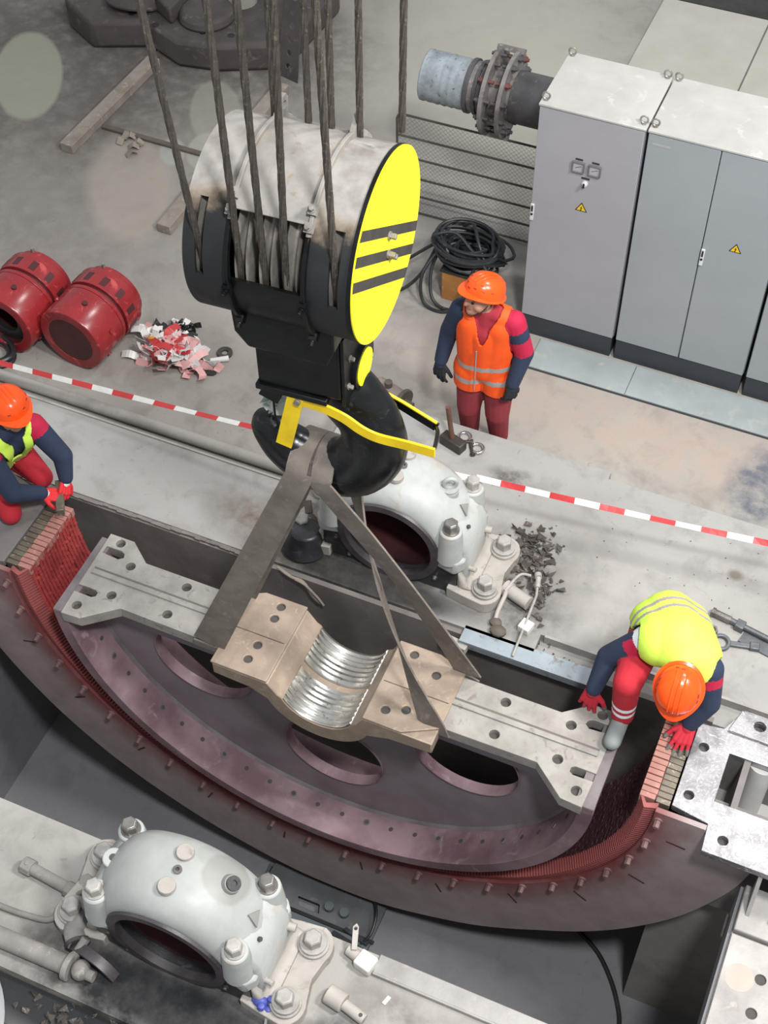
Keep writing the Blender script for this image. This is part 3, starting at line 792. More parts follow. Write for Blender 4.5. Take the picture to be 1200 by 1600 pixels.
# the hook itself
hp = smooth_path([(0.12, 0, -0.80), (0.14, 0, -0.90), (0.235, 0, -1.03), (0.335, 0, -1.19), (0.352, 0, -1.39), (0.24, 0, -1.575), (0.045, 0, -1.635), (-0.115, 0, -1.565), (-0.205, 0, -1.47), (-0.24, 0, -1.40), (-0.255, 0, -1.335)], 6)
hr = []
kr = [0.15, 0.155, 0.175, 0.170, 0.180, 0.186, 0.172, 0.150, 0.122, 0.100, 0.045]
for i in range(len(kr) - 1):
    for q in range(6): hr.append(kr[i] + (kr[i + 1] - kr[i]) * q / 6)
hr.append(kr[-1])
b = MB().tube(hp, 0.1, n=28, radii=hr)
b.v = [V((p.x, p.y * 0.80, p.z + BZ)) for p in b.v]
hk = link('hook', b, 'hook_black', parent=hb, angle=60)
b = MB().cyl((0.12, 0, BZ - 0.93), (0.12, 0, BZ - 0.84), 0.17, n=28)
link('hook_nut', b, 'black_paint', parent=hb, bevel=0.01)


def bar(pts_, w, t, y):
    """flat bar bent in the block's XZ plane"""
    up_, dn_ = [], []
    for i, p in enumerate(pts_):
        a = V(pts_[max(i - 1, 0)]); c = V(pts_[min(i + 1, len(pts_) - 1)]); d = (c - a).normalized(); nn = V((-d.y, d.x))
        up_.append(tuple(V(p) + nn * w / 2)); dn_.append(tuple(V(p) - nn * w / 2))
    return MB().prism(up_ + dn_[::-1], [], ((0, y, BZ), (1, 0, 0), (0, 0, 1), (0, 1, 0)), -t / 2, t / 2)


la = link('latch_bar', bar([tuple(V(p).to_2d()) for p in smooth_path([(0.045, -0.93, 0), (0.17, -0.94, 0), (0.28, -0.975, 0), (0.37, -1.03, 0), (0.46, -1.055, 0), (0.60, -1.052, 0), (0.75, -1.055, 0)], 4)], 0.062, 0.014, -0.205), 'latch_yellow', parent=hb, bevel=0.002, label='bent yellow latch bar')
link('latch_bar', bar([(0.25, -1.17), (0.44, -1.245), (0.63, -1.34)], 0.06, 0.014, 0.20), 'black_paint', parent=hb, bevel=0.002, label='black latch bar with a yellow top edge')
link('latch_edge', bar([(0.25, -1.138), (0.44, -1.213), (0.63, -1.308)], 0.008, 0.016, 0.20), 'latch_yellow', parent=hb)
link('latch_tongue', bar([(0.035, -0.90), (-0.055, -1.29)], 0.085, 0.014, -0.213), 'latch_yellow', parent=hb, bevel=0.002, label='straight yellow latch tongue')
link('pivot_bolt', MB().cyl((0.045, -0.235, BZ - 0.925), (0.045, -0.19, BZ - 0.925), 0.017, n=14), 'sheave_grey', parent=hb)
link('latch_hanger', MB().obox((0.045, -0.19, BZ - 0.90), (0.03, 0, 0), (0, 0.012, 0), (0, 0, 0.05)), 'black_paint', parent=hb)
link('latch_link', MB().tube(smooth_path([(0.735, -0.20, BZ - 1.05), (0.70, -0.05, BZ - 1.2), (0.66, 0.12, BZ - 1.28), (0.62, 0.20, BZ - 1.335)], 5), 0.011, n=8), 'black_paint', parent=hb)
link('spring_bracket', MB().obox((-0.13, -0.12, BZ - 1.0), (0.022, 0, 0.05), (0, 0.03, 0), (0.05, 0, -0.02)), 'black_paint', parent=hb, bevel=0.004)
link('spring_wire', MB().tube([(-0.13, -0.13, BZ - 1.03), (-0.125, -0.14, BZ - 1.16), (-0.10, -0.14, BZ - 1.3)], 0.006, n=6), 'black_paint', parent=hb)
b = MB(); rnd = random.Random(3)
for i in range(16):
    c0 = V((-0.16 + rnd.uniform(-0.05, 0.06), -0.02 + rnd.uniform(-0.06, 0.06), BZ - 1.05 - rnd.random() * 0.17)); q = [V((rnd.uniform(-1, 1), rnd.uniform(-1, 1), rnd.uniform(-1, 1))).normalized() for _ in range(3)]
    b.ribbon([c0 + q[0] * 0.05, c0, c0 + q[1] * 0.05], [q[2]] * 3, 0.06, 0.003)
link('plastic_wrap', b, 'plastic_wrap', parent=hb)

# ropes: five falls in front, five behind
cph, sph = math.cos(R(PHI)), math.sin(R(PHI))
W = lambda x, y, z=0: V((BO[0] + x * cph - y * sph, BO[1] + x * sph + y * cph, z))
rname = ['first', 'second', 'third', 'fourth', 'fifth']
for i, (x, top) in enumerate([(-0.269, (-2.76, 4.03, 5.25)), (-0.095, (-2.475, 4.04, 5.28)), (0.02, (-2.36, 4.06, 5.3)), (0.115, (-2.215, 4.07, 5.33)), (0.349, (-2.06, 4.09, 5.36))]):
    p = W(x, -0.385, 3.90); d = (V(top) - p).normalized()
    q = p - d * 0.03 + V((0, 0.0, 0))
    b = MB().rope(q, p + d * 5.2, 0.0145)
    o = link('wire_rope', b, 'rope_steel', label='%s steel rope on the slotted front of the hook block, counted towards the yellow disc' % rname[i], cat='rope', group='ropes of the hook block', raw=True)
for i, (x, y, z) in enumerate([(-2.575, 4.66, 4.25), (-2.41, 4.66, 4.28), (-2.30, 4.66, 4.28), (-2.17, 4.67, 4.30), (-1.985, 4.70, 4.41)]):
    p = V((x, y, z - 0.04)); d = V((0.0, 0.03, 1)).normalized()
    link('wire_rope', MB().rope(p, p + d * 5.0, 0.0145), 'rope_steel', label='%s steel rope rising behind the hook block, counted towards the yellow disc' % rname[i], cat='rope', group='ropes of the hook block', raw=True)

# slings over the hook and under the rotor beam


def sling(name, x_top, x_end, label, twist, w=0.135, wend=0.15, cross=False):
    s_ = W(0.045, 0, 0); zt = BZ - 1.635 + 0.180; yc = s_.y
    path = []; wd = []
    f_end = V((x_end, 4.288, 0.27)); b_end = V((x_end + 0.02, 4.728, 0.27))
    if cross: f_end, b_end = b_end + V((0.02, 0, 0)), f_end + V((-0.03, 0, 0))
    top = [V((x_top, yc + 0.165 * math.sin(R(a)), zt - 0.165 * (1 - math.cos(R(a))))) for a in range(-80, 81, 10)]
    N = 22
    for i in range(N + 1):                                  # front leg, from the beam up
        t = i / N; p = f_end.lerp(top[0], t); p.x += 0.05 * math.sin(math.pi * t) * cross; path.append(p)
        a = twist[0] * math.sin(math.pi * min(1, t * 1.25)) if t < 0.8 else 0
        d = (top[0] - f_end).normalized(); q = V((1, 0, 0)); q = (q - d * q.dot(d)).normalized()
        wd.append(Quaternion(d, R(a)) @ q)
    for p in top[1:-1]: path.append(p); wd.append(V((1, 0, 0)))
    for i in range(N + 1):
        t = i / N; p = top[-1].lerp(b_end, t); p.x -= 0.07 * math.sin(math.pi * t) * cross; path.append(p)
        d = (b_end - top[-1]).normalized(); q = V((1, 0, 0)); q = (q - d * q.dot(d)).normalized()
        wd.append(Quaternion(d, R(twist[1] * math.sin(math.pi * t))) @ q)
    under = [V((x_end + 0.01, 4.728, 0.2)), V((x_end + 0.01, 4.69, 0.15)), V((x_end, 4.34, 0.15)), V((x_end, 4.288, 0.2)), V((x_end, 4.287, 0.262))]
    path += under[-2::-1] + [V((x_end + 0.03, 4.729, 0.262))] if cross else under; wd += [V((1, 0, 0))] * 5
    ws = [w + (wend - w) * abs(2 * i / (len(path) - 1) - 1) for i in range(len(path))]
    return link(name, MB().ribbon(path, wd, ws, 0.012), 'sling_web', label=label, cat='sling', group='lifting slings')


sling('lifting_sling', -2.405, -3.18, 'wide grey webbing sling from the hook to the beam end beside the red brick-like core', (8, 10), 0.12, 0.22)
sling('lifting_sling', -2.285, -1.575, 'twisted grey webbing sling from the hook to the beam end beside the crouching worker', (-10, 64), 0.125, 0.185, True)

# ================================================================== the two pedestal bearings
dirty('bearing_paint', '#b2b4b1', '#9b9d99', 3.2, 0.42, c3='#a8a095', bump=0.08, r2=0.6)
dirty('bearing_foot_paint', '#aca69f', '#989189', 4, 0.6, c3='#857d74', bump=0.12)
dirty('oily_black', '#232426', '#37363a', 5, 0.38, c3='#4a484a', bump=0.2)
dirty('seal_ring', '#5a5456', '#3f3a3c', 6, 0.45, metal=0.3)
dirty('bolt_grey', '#aeaaa4', '#8a857f', 9, 0.5, metal=0.1)
dirty('bolt_bare', '#8f8b86', '#67625d', 12, 0.35, metal=0.6)
dirty('liner_red', '#4a2426', '#2a1718', 4, 0.45)
plain('stain_grey', '#8d8c87', 0.5)
AZ = 0.37
k = NB('bearing_stained')         # the same paint with an old oil stain around the plug
f = k.noise(3.2, 6, 0.6); col = k.mix(k.mask(f, 0.35, 0.7), lin('#a6a8a5'), lin('#92948f'))
dv = k.n('ShaderNodeVectorMath', operation='DISTANCE'); dv.inputs[1].default_value = (0.25, 0.09, 0.80); k.l(k.co, dv.inputs[0])
col = k.mix(k.math('MULTIPLY', k.mask(k.math('ADD', dv.outputs['Value'], k.math('MULTIPLY', k.noise(7, 3), 0.06)), 0.185, 0.165), 0.75), col, lin('#85847f'))
dv = k.n('ShaderNodeVectorMath', operation='DISTANCE'); dv.inputs[1].default_value = (0.12, 0.17, 0.86); k.l(k.co, dv.inputs[0])
col = k.mix(k.math('MULTIPLY', k.mask(dv.outputs['Value'], 0.085, 0.07), 0.4), col, lin('#8d8c86'))
M['bearing_stained'] = k.done(col, 0.45, 0.0, k.noise(60, 3), 0.08, 0.004)


def bearing(cx, cy, label, near):
    t = thing('pedestal_bearing', label, 'bearing', (cx, cy, 0), group='pedestal bearings')
    P = lambda n_, b_, m_, par=t, **kw: link(n_, b_, m_, parent=par, **kw)
    prof = [(0.335, -0.235), (0.365, -0.252), (0.40, -0.247), (0.455, -0.222), (0.50, -0.165), (0.523, -0.08), (0.527, 0), (0.523, 0.08), (0.50, 0.165), (0.455, 0.222), (0.40, 0.247), (0.365, 0.252), (0.335, 0.235)]
    cap = P('cap', MB().lathe(prof, (cx, cy, AZ), (0, -1, 0), (1, 0, 0), 0, 180, 64, closed_prof=True), 'bearing_stained' if near else 'bearing_paint', angle=60)
    n_ = 24
    body = [(-0.50, AZ), (-0.50, 0.06), (-0.42, 0.0), (0.42, 0.0), (0.50, 0.06), (0.50, AZ)] + [(0.335 * math.cos(R(a)), AZ + 0.335 * math.sin(R(a))) for a in [0 - 180 * i / n_ for i in range(n_ + 1)]]
    ped = P('pedestal', MB().prism(body, [], ((cx, cy, 0), (1, 0, 0), (0, 0, 1), (0, 1, 0)), -0.235, 0.235), 'oily_black', bevel=0.01)
    P('seal_ring', MB().lathe([(0.318, -0.02), (0.372, -0.02), (0.378, 0.0), (0.318, 0.03)], (cx, cy - 0.248, AZ), (0, 1, 0), (1, 0, 0), n=64, closed_prof=True), 'seal_ring')
    P('liner', MB().lathe([(0.30, -0.16), (0.334, -0.16), (0.334, 0.2), (0.30, 0.2)], (cx, cy, AZ), (0, 1, 0), (1, 0, 0), 0, 180, 40, closed_prof=True), 'liner_red')
    P('end_cover', MB().cyl((cx, cy + 0.2, AZ), (cx, cy + 0.215, AZ), 0.33, n=40), 'oily_black')
    for s in (-1, 1):
        # joint flange, side block and foot
        P('joint_flange', MB().prism([(s * 0.34, -0.25), (s * 0.50, -0.28), (s * 0.545, -0.22), (s * 0.545, 0.22), (s * 0.50, 0.28), (s * 0.34, 0.25)], [], XY(0), 0.28, 0.40).xform(Matrix.Translation((cx, cy, 0))), 'bearing_paint', bevel=0.02)
        P('side_block', MB().prism([(s * 0.38, 0.66), (s * 0.46, 0.62), (s * 0.555, 0.45), (s * 0.56, 0.06), (s * 0.38, 0.06)], [], ((cx, cy, 0), (1, 0, 0), (0, 0, 1), (0, 1, 0)), -0.20, 0.20), 'bearing_paint', bevel=0.03)
        fo_ = [(s * 0.44, -0.27), (s * 0.56, -0.29)] + [(s * (0.69 + 0.115 * math.cos(R(a))), -0.185 + 0.125 * math.sin(R(a))) for a in range(-80, 31, 18)] + \
              [(s * 0.765, 0.0)] + [(s * (0.69 + 0.115 * math.cos(R(a))), 0.185 + 0.125 * math.sin(R(a))) for a in range(-30, 81, 18)] + [(s * 0.56, 0.29), (s * 0.44, 0.27)]
        ft = P('foot', MB().prism(fo_, [], XY(0), 0.0, 0.10).xform(Matrix.Translation((cx, cy, 0))), 'bearing_foot_paint', bevel=0.018)
        P('foot_web', MB().prism([(s * 0.50, 0.10), (s * 0.50, 0.28), (s * 0.57, 0.13), (s * 0.64, 0.10)], [], ((cx, cy, 0), (1, 0, 0), (0, 0, 1), (0, 1, 0)), -0.24, 0.24), 'bearing_foot_paint', bevel=0.02)
        for q in (-1, 1):
            x, y = cx + s * 0.69, cy + q * 0.185
            P('foot_bolt', MB().cyl((x, y, 0.098), (x, y, 0.125), 0.092, n=28).hexbolt((x, y, 0.125), (0, 0, 1), 0.055, 0.075), 'bolt_grey', par=ft, bevel=0.003)
            x, y = cx + s * 0.432, cy + q * 0.20
            bs = P('bolt_boss', MB().cyl((x, y, 0.36), (x, y, 0.60), 0.095, 0.080, n=28).cyl((x, y, 0.60), (x, y, 0.655), 0.080, 0.074, n=28), 'bearing_paint', par=cap, bevel=0.012, angle=60)
            P('cap_bolt', MB().hexbolt((x, y, 0.655), (0, 0, 1), 0.048, 0.085, washer=False).cyl((x, y, 0.65), (x, y, 0.665), 0.058, n=20), 'bolt_bare' if (q < 0) != near else 'bolt_grey', par=cap, bevel=0.003)
    # recess and drain hole between the two bosses, dowel lug on the other side
    P('recess', MB().prism([(0, 0), (0.09, 0.03), (0.02, 0.10)], [], ((cx + 0.478, cy - 0.03, 0.627), (-0.1, 1, 0), (-0.55, 0, 0.75), (0.8, 0, 0.55)), -0.004, 0.004), 'stain_grey', par=cap)
    P('drain_hole', MB().cyl((cx + 0.50, cy - 0.06, 0.56), (cx + 0.512, cy - 0.06, 0.568), 0.014, n=12), 'dark_hole', par=cap)
    P('dowel_lug', MB().cyl((cx - 0.44, cy + 0.01, 0.36), (cx - 0.44, cy + 0.01, 0.66), 0.062, n=24), 'bearing_paint', par=cap, bevel=0.008)
    P('dowel_hole', MB().cyl((cx - 0.44, cy + 0.01, 0.659), (cx - 0.44, cy + 0.01, 0.6615), 0.022, n=14), 'dark_hole', par=cap)
    for q in (-1, 1):
        P('top_plug', MB().cyl((cx, cy + q * 0.105, 0.885), (cx, cy + q * 0.105, 0.918), 0.052, 0.049, n=28), 'bearing_foot_paint', par=cap, bevel=0.004)
    P('socket_screw', MB().lathe([(0.012, 0.0), (0.025, 0.0), (0.025, 0.02), (0.012, 0.02)], (cx + 0.01, cy, 0.893), (0, 0, 1), (1, 0, 0), n=18, closed_prof=True), 'bolt_bare', par=cap)
    P('socket_hole', MB().cyl((cx + 0.01, cy, 0.893), (cx + 0.01, cy, 0.899), 0.0125, n=12), 'dark_hole', par=cap)
    a = R(57 if near else 60); u = V((math.cos(a), 0, math.sin(a))); c0 = V((cx, cy + (0.07 if near else 0.06), AZ)) + u * 0.50
    if near:
        P('plug_boss', MB().cyl(c0, c0 + u * 0.055, 0.062, 0.048, n=26), 'stain_grey', par=cap, bevel=0.004)
        P('oil_plug', MB().lathe([(0.018, 0), (0.042, 0), (0.042, 0.016), (0.018, 0.016)], c0 + u * 0.055, u, (0, 1, 0), n=24, closed_prof=True), 'oily_black', par=cap)
        P('plug_hole', MB().cyl(c0 + u * 0.055, c0 + u * 0.06, 0.019, n=14), 'dark_hole', par=cap)
    else:
        c1 = V((cx + 0.33, cy + 0.03, 0.78))
        P('eye_boss', MB().cyl(c1 + V((0, 0, -0.12)), c1, 0.06, n=24), 'bearing_paint', par=cap, bevel=0.01)
        P('eye_bolt', MB().cyl(c1, c1 + V((0, 0, 0.015)), 0.058, n=24).tube([c1 + V((0.036 * math.cos(R(q)), 0.02 * math.cos(R(q)), 0.055 + 0.045 * math.sin(R(q)))) for q in range(0, 360, 20)], 0.016, n=10, closed=True), 'bearing_paint', par=cap)
    P('spigot', MB().cyl((cx + 0.555, cy - 0.15, 0.24), (cx + 0.61, cy - 0.16, 0.25), 0.018, n=12), 'bearing_foot_paint', par=ped)
    P('spigot', MB().cyl((cx + 0.555, cy + 0.16, 0.30), (cx + 0.60, cy + 0.165, 0.30), 0.026, n=12), 'bearing_foot_paint', par=ped)
    for a in (200, 225, 250, 275, 300, 325):
        x, z = cx + 0.42 * math.cos(R(a)), AZ + 0.42 * math.sin(R(a))
        if z > 0.03: P('face_bolt', MB().hexbolt((x, cy - 0.236, z), (0, -1, 0), 0.012, 0.018), 'bolt_bare', par=ped)
    return t


bearing(-2.415, 2.59, 'grey-white split bearing on the slab in front of the pit, with an oil-stained plug', True)
bearing(-2.40, 5.69, 'pale bearing housing behind the slings, with an eye bolt on its cap', False)

# the hall floor and all that stands on it: scaled up about the camera position, down to the lower floor level
CAM_SCALE = (1.0427, HF)
# ================================================================== switch cabinets
dirty('cabinet_grey', '#9c9ca0', '#95959a', 1.5, 0.42, bump=0.03, fine=90)
dirty('cabinet_grey_cool', '#959b9e', '#8e9498', 1.5, 0.42, bump=0.03, fine=90)
dirty('cabinet_top', '#b0aeaa', '#9f9c97', 2.0, 0.6, c3='#b8b6b2', bump=0.05)
plain('plinth_dark', '#33373d', 0.5); plain('handle_white', '#d6d6d8', 0.4); plain('black_plastic', '#16171a', 0.45)
plain('warning_yellow', '#e8c31a', 0.5); plain('gauge_rim', '#6b696e', 0.5); plain('gauge_face', '#a8a6aa', 0.35); plain('seam_dark', '#2b2d30', 0.7)
dirty('steel_ring', '#a7a39c', '#7d776f', 14, 0.4, metal=0.6)


def cabinet(x0, x1, doors, label, mats, extras):
    yb_, yf_, z0, z1 = 8.70, 8.08, 0.2, 2.17
    t = thing('switch_cabinet', label, 'cabinet', ((x0 + x1) / 2, (yb_ + yf_) / 2, 0), group='switch cabinets in a row')
    P = lambda n_, b_, m_, par=t, **kw: link(n_, b_, m_, parent=par, **kw)
    P('body', MB().box(x0, x1, yf_, yb_, z0, z1 - 0.02), mats[0], bevel=0.004)
    P('roof', MB().box(x0 - 0.004, x1 + 0.004, yf_ - 0.034, yb_ + 0.004, z1 - 0.02, z1), 'cabinet_top', bevel=0.005)
    P('plinth', MB().box(x0 + 0.008, x1 - 0.008, yf_ - 0.02, yb_ - 0.02, 0, z0 - 0.004), 'plinth_dark', bevel=0.003)
    for (a, c_, m_, hx) in doors:
        d_ = P('door', MB().box(a + 0.004, c_ - 0.004, yf_ - 0.028, yf_ - 0.002, z0 + 0.004, z1 - 0.026), m_, bevel=0.004)
        if hx is not None:
            P('handle', MB().box(hx - 0.014, hx + 0.014, yf_ - 0.04, yf_ - 0.028, 1.155, 1.305), 'handle_white', par=d_, bevel=0.004)
            P('lock', MB().cyl((hx, yf_ - 0.045, 1.215), (hx, yf_ - 0.04, 1.215), 0.009, n=12).box(hx - 0.006, hx + 0.006, yf_ - 0.043, yf_ - 0.04, 1.24, 1.29), 'black_plastic', par=d_)
    for x in (x0 + 0.03, x1 - 0.03):
        for y in (yf_ + 0.02, yb_ - 0.04):
            P('eye_bolt', MB().cyl((x, y, z1), (x, y, z1 + 0.012), 0.016, n=14).tube([(x + 0.026 * math.cos(R(q)), y, z1 + 0.036 + 0.026 * math.sin(R(q))) for q in range(0, 360, 18)], 0.007, n=8, closed=True), 'steel_ring')
    for q in extras: q(P, yf_ - 0.028)
    return t


def triangle(cx, cz, r=0.052):
    def f(P, y):
        tri = lambda s: [(cx + s * math.cos(R(a)), cz + s * math.sin(R(a))) for a in (90, 210, 330)]
        w_ = P('warning_sign', MB().prism(tri(r), [], XZ(y), -0.0015, 0.0), 'black_plastic')
        P('sign_face', MB().prism(tri(r * 0.76), [], XZ(y), -0.0022, -0.0016), 'warning_yellow', par=w_)
        s = r / 0.052
        zz = [(0.006, 0.027), (-0.009, -0.001), (-0.001, -0.001), (-0.006, -0.016), (-0.009, -0.014), (-0.003, -0.024), (0.004, -0.012), (0.0, -0.013), (0.009, 0.005), (0.001, 0.005)]
        P('lightning_bolt', MB().prism([(cx + a * s, cz + b_ * s) for a, b_ in zz], [], XZ(y), -0.0028, -0.0023), 'black_plastic', par=w_)
    return f


def gauge(cx, cz):
    def f(P, y):
        g_ = P('gauge', MB().prism([(cx - 0.045, cz - 0.045), (cx + 0.045, cz - 0.045), (cx + 0.045, cz + 0.045), (cx - 0.045, cz + 0.045)],
                                   [[(cx - 0.037, cz - 0.037), (cx + 0.037, cz - 0.037), (cx + 0.037, cz + 0.037), (cx - 0.037, cz + 0.037)]], XZ(y), -0.018, 0.0), 'gauge_rim', bevel=0.002)
        P('gauge_face', MB().box(cx - 0.037, cx + 0.037, y - 0.008, y - 0.002, cz - 0.037, cz + 0.037), 'gauge_face', par=g_)
        P('needle', MB().obox((cx, y - 0.0085, cz), (0.022, 0, 0.010), (0, 0.0006, 0), (0.0007, 0, -0.0015)), 'black_plastic', par=g_)
        P('name_plate', MB().box(cx - 0.026, cx + 0.026, y - 0.004, y, cz + 0.056, cz + 0.068), 'seam_dark', par=g_)
    return f


def selector(cx, cz):
    def f(P, y):
        s_ = P('selector_switch', MB().cyl((cx, y, cz), (cx, y - 0.012, cz), 0.022, n=20).cyl((cx, y - 0.012, cz), (cx, y - 0.03, cz), 0.014, n=16), 'handle_white')
        P('switch_plate', MB().box(cx - 0.03, cx + 0.03, y - 0.003, y, cz + 0.035, cz + 0.05), 'seam_dark', par=s_)
        P('switch_lever', MB().obox((cx, y - 0.033, cz), (0.006, 0, 0), (0, 0.006, 0), (0, 0, 0.016)), 'black_plastic', par=s_)
    return f


cabinet(-2.38, -1.625, [(-2.38, -1.625, 'cabinet_grey', -2.362)], 'grey switch cabinet with two square gauges on its single wide door', ['cabinet_grey'],
        [triangle(-2.0, 1.375), gauge(-2.055, 1.73), gauge(-1.935, 1.73), selector(-1.995, 1.60)])
cabinet(-1.605, -0.595, [(-1.605, -1.10, 'cabinet_grey_cool', None), (-1.10, -0.595, 'cabinet_grey_cool', -1.082)], 'grey two-door switch cabinet with a yellow warning triangle on one door', ['cabinet_grey_cool'],
        [triangle(-0.865, 1.37), lambda P, y: P('name_strip', MB().box(-1.57, -1.44, y - 0.002, y, 2.06, 2.075), 'gauge_face')])
cabinet(-0.575, 0.40, [(-0.575, -0.09, 'cabinet_grey_cool', None), (-0.09, 0.40, 'cabinet_grey_cool', None)], 'grey switch cabinet at the picture edge, its plain doors partly cut off', ['cabinet_grey_cool'], [])
cp = thing('cover_plate', 'long pale steel floor plate lying in front of the switch cabinets', 'floor plate', (-0.8, 7.87, 0))
link('plate', MB().box(-2.19, -1.40, 7.705, 8.03, 0.0, 0.014), 'blue_plate', parent=cp, bevel=0.003)
link('plate', MB().box(-1.395, 0.9, 7.705, 8.03, 0.0, 0.014), 'blue_plate', parent=cp, bevel=0.003)
link('gap', MB().box(-2.19, 0.9, 7.688, 7.704, 0.0, 0.003), 'seam_dark', parent=cp)

# ================================================================== flanged pipe and mesh fence beside the cabinets
dirty('pipe_wrap', '#8f979b', '#6d7478', 9, 0.6, c3='#4a4e52', bump=0.4, fine=20); dirty('pipe_dark', '#4d4b4c', '#3a3839', 6, 0.5, c3='#5d5a59')
dirty('flange_steel', '#7a7573', '#57504e', 8, 0.5, c3='#8d8a86'); plain('rust_red', '#6a3a36', 0.7)
py, pz = 9.02, 1.45
pp = thing('flanged_pipe', 'thick dark pipe with a bolted flange and a grey-wrapped open end', 'pipe', (-2.6, py, pz))
prof = [(0.198 + 0.006 * math.sin(i * 2.1) * random.random(), -3.60 + i * 0.02) for i in range(20)]
link('wrapped_end', MB().lathe(prof, (0, py, pz), (1, 0, 0), (0, 0, 1), n=40).cyl((-3.60, py, pz), (-3.595, py, pz), 0.198, n=40), 'pipe_wrap', parent=pp)
for x, r_, w in ((-3.215, 0.212, 0.035), (-3.14, 0.212, 0.03), (-3.10, 0.205, 0.03)):
    link('collar', MB().cyl((x - w / 2, py, pz), (x + w / 2, py, pz), r_, n=44), 'pipe_dark', parent=pp, bevel=0.004)
link('neck', MB().cyl((-3.22, py, pz), (-2.86, py, pz), 0.195, n=40), 'flange_steel', parent=pp)
link('barrel', MB().cyl((-2.86, py, pz), (-1.0, py, pz), 0.20, n=40), 'pipe_dark', parent=pp)
for x in (-3.04, -2.90):
    fl = link('flange', MB().lathe([(0.19, -0.016), (0.335, -0.016), (0.335, 0.016), (0.19, 0.016)], (x, py, pz), (1, 0, 0), (0, 0, 1), n=48, closed_prof=True), 'flange_steel', parent=pp, bevel=0.003)
    for a in range(12, 360, 30):
        c0 = V((x, py + 0.285 * math.cos(R(a)), pz + 0.285 * math.sin(R(a))))
        link('bolt', MB().cyl(c0 - V((0.06, 0, 0)), c0 + V((0.06, 0, 0)), 0.014, n=10).hexbolt(c0 + V((0.016 if x > -3 else -0.016, 0, 0)), (1 if x > -3 else -1, 0, 0), 0.025, 0.03, washer=False), 'rust_red' if a in (42, 132) else 'pipe_dark', parent=fl)
for a in (60, 250):
    c0 = V((-2.97, py + 0.33 * math.cos(R(a)), pz + 0.33 * math.sin(R(a)))); u = V((0, math.cos(R(a)), math.sin(R(a))))
    link('clamp', MB().obox(c0, (0.11, 0, 0), u * 0.02, u.cross(V((1, 0, 0))) * 0.03), 'flange_steel', parent=pp, bevel=0.004)

dirty('fence_dark', '#4f4a44', '#3b3733', 9, 0.6)
fy = 9.06
fe = thing('mesh_fence', 'low wire mesh fence of dark rails below the flanged pipe', 'fence', (-3.2, fy, 0))
for i, z in enumerate((0.99, 0.78, 0.575, 0.375, 0.19, 0.012)):
    x0 = (-3.80, -3.86, -3.86, -3.86, -3.86, -3.86)[i]
    path = [(x0, fy, z), (-2.45, fy, z + 0.01)]
    if i == 0: path = smooth_path([(-3.87, fy, 0.93), (-3.855, fy, 0.975), (-3.80, fy, 0.99)], 4) + path[1:]
    link('rail', MB().tube(path, 0.0095, n=8), 'fence_dark', parent=fe)
link('post', MB().tube([(-3.87, fy, 0), (-3.87, fy, 0.94)], 0.011, n=8), 'fence_dark', parent=fe); link('post', MB().tube([(-2.47, fy, 0), (-2.47, fy, 1.0)], 0.011, n=8), 'fence_dark', parent=fe)
b = MB()
for i in range(-26, 44):
    for s in (-1, 1):
        x0 = -3.87 + i * 0.042 if s > 0 else -3.87 + i * 0.042 + 0.98
        p0, p1 = V((x0, fy, 0.01)), V((x0 + s * 0.98, fy, 0.99)); lo, hi = 0.0, 1.0
        for xe, sg in ((-3.87, 1), (-2.47, -1)):
            den = p1.x - p0.x; tt = (xe - p0.x) / den
            if (den > 0) == (sg > 0): lo = max(lo, tt)
            else: hi = min(hi, tt)
        if hi - lo > 0.02: b.tube([p0.lerp(p1, lo), p0.lerp(p1, hi)], 0.0011, n=3)
link('wire_mesh', b, 'fence_dark', parent=fe, kind='stuff', raw=True)

# ================================================================== crate with a heap of cable
dirty('crate_orange', '#a5713a', '#8d5f30', 4, 0.8, c3='#b98549'); dirty('cable_black', '#26282a', '#1b1c1e', 9, 0.5, c3='#3c3f40')
cr = thing('crate', 'small orange-brown crate on the floor under the heap of black cable', 'crate', (-2.965, 8.34, 0))
link('front_board', MB().box(-3.10, -2.835, 8.165, 8.185, 0.0, 0.29), 'crate_orange', parent=cr, bevel=0.003)
link('side_board', MB().box(-3.10, -3.08, 8.186, 8.51, 0.0, 0.29), 'crate_orange', parent=cr); link('side_board', MB().box(-2.855, -2.835, 8.186, 8.51, 0.0, 0.29), 'crate_orange', parent=cr)
link('lid', MB().box(-3.115, -2.82, 8.155, 8.53, 0.291, 0.31), 'cable_black', parent=cr, bevel=0.003)
b = MB(); rnd = random.Random(11); path = []
for k_ in range(17):
    cx, cy, cz = -2.93 + rnd.uniform(-0.05, 0.07), 8.36 + rnd.uniform(-0.05, 0.05), 0.335 + k_ * 0.0125
    rx, ry = 0.24 + rnd.uniform(-0.05, 0.04), 0.20 + rnd.uniform(-0.05, 0.03); tx, ty = rnd.uniform(-0.12, 0.12), rnd.uniform(-0.12, 0.12)
    for q in range(0, 360, 24):
        c_, s_ = math.cos(R(q)), math.sin(R(q)); path.append(V((cx + rx * c_, cy + ry * s_, cz + tx * c_ * 0.3 + ty * s_ * 0.3)))
b.tube(smooth_path(path, 2), 0.0135, n=7)
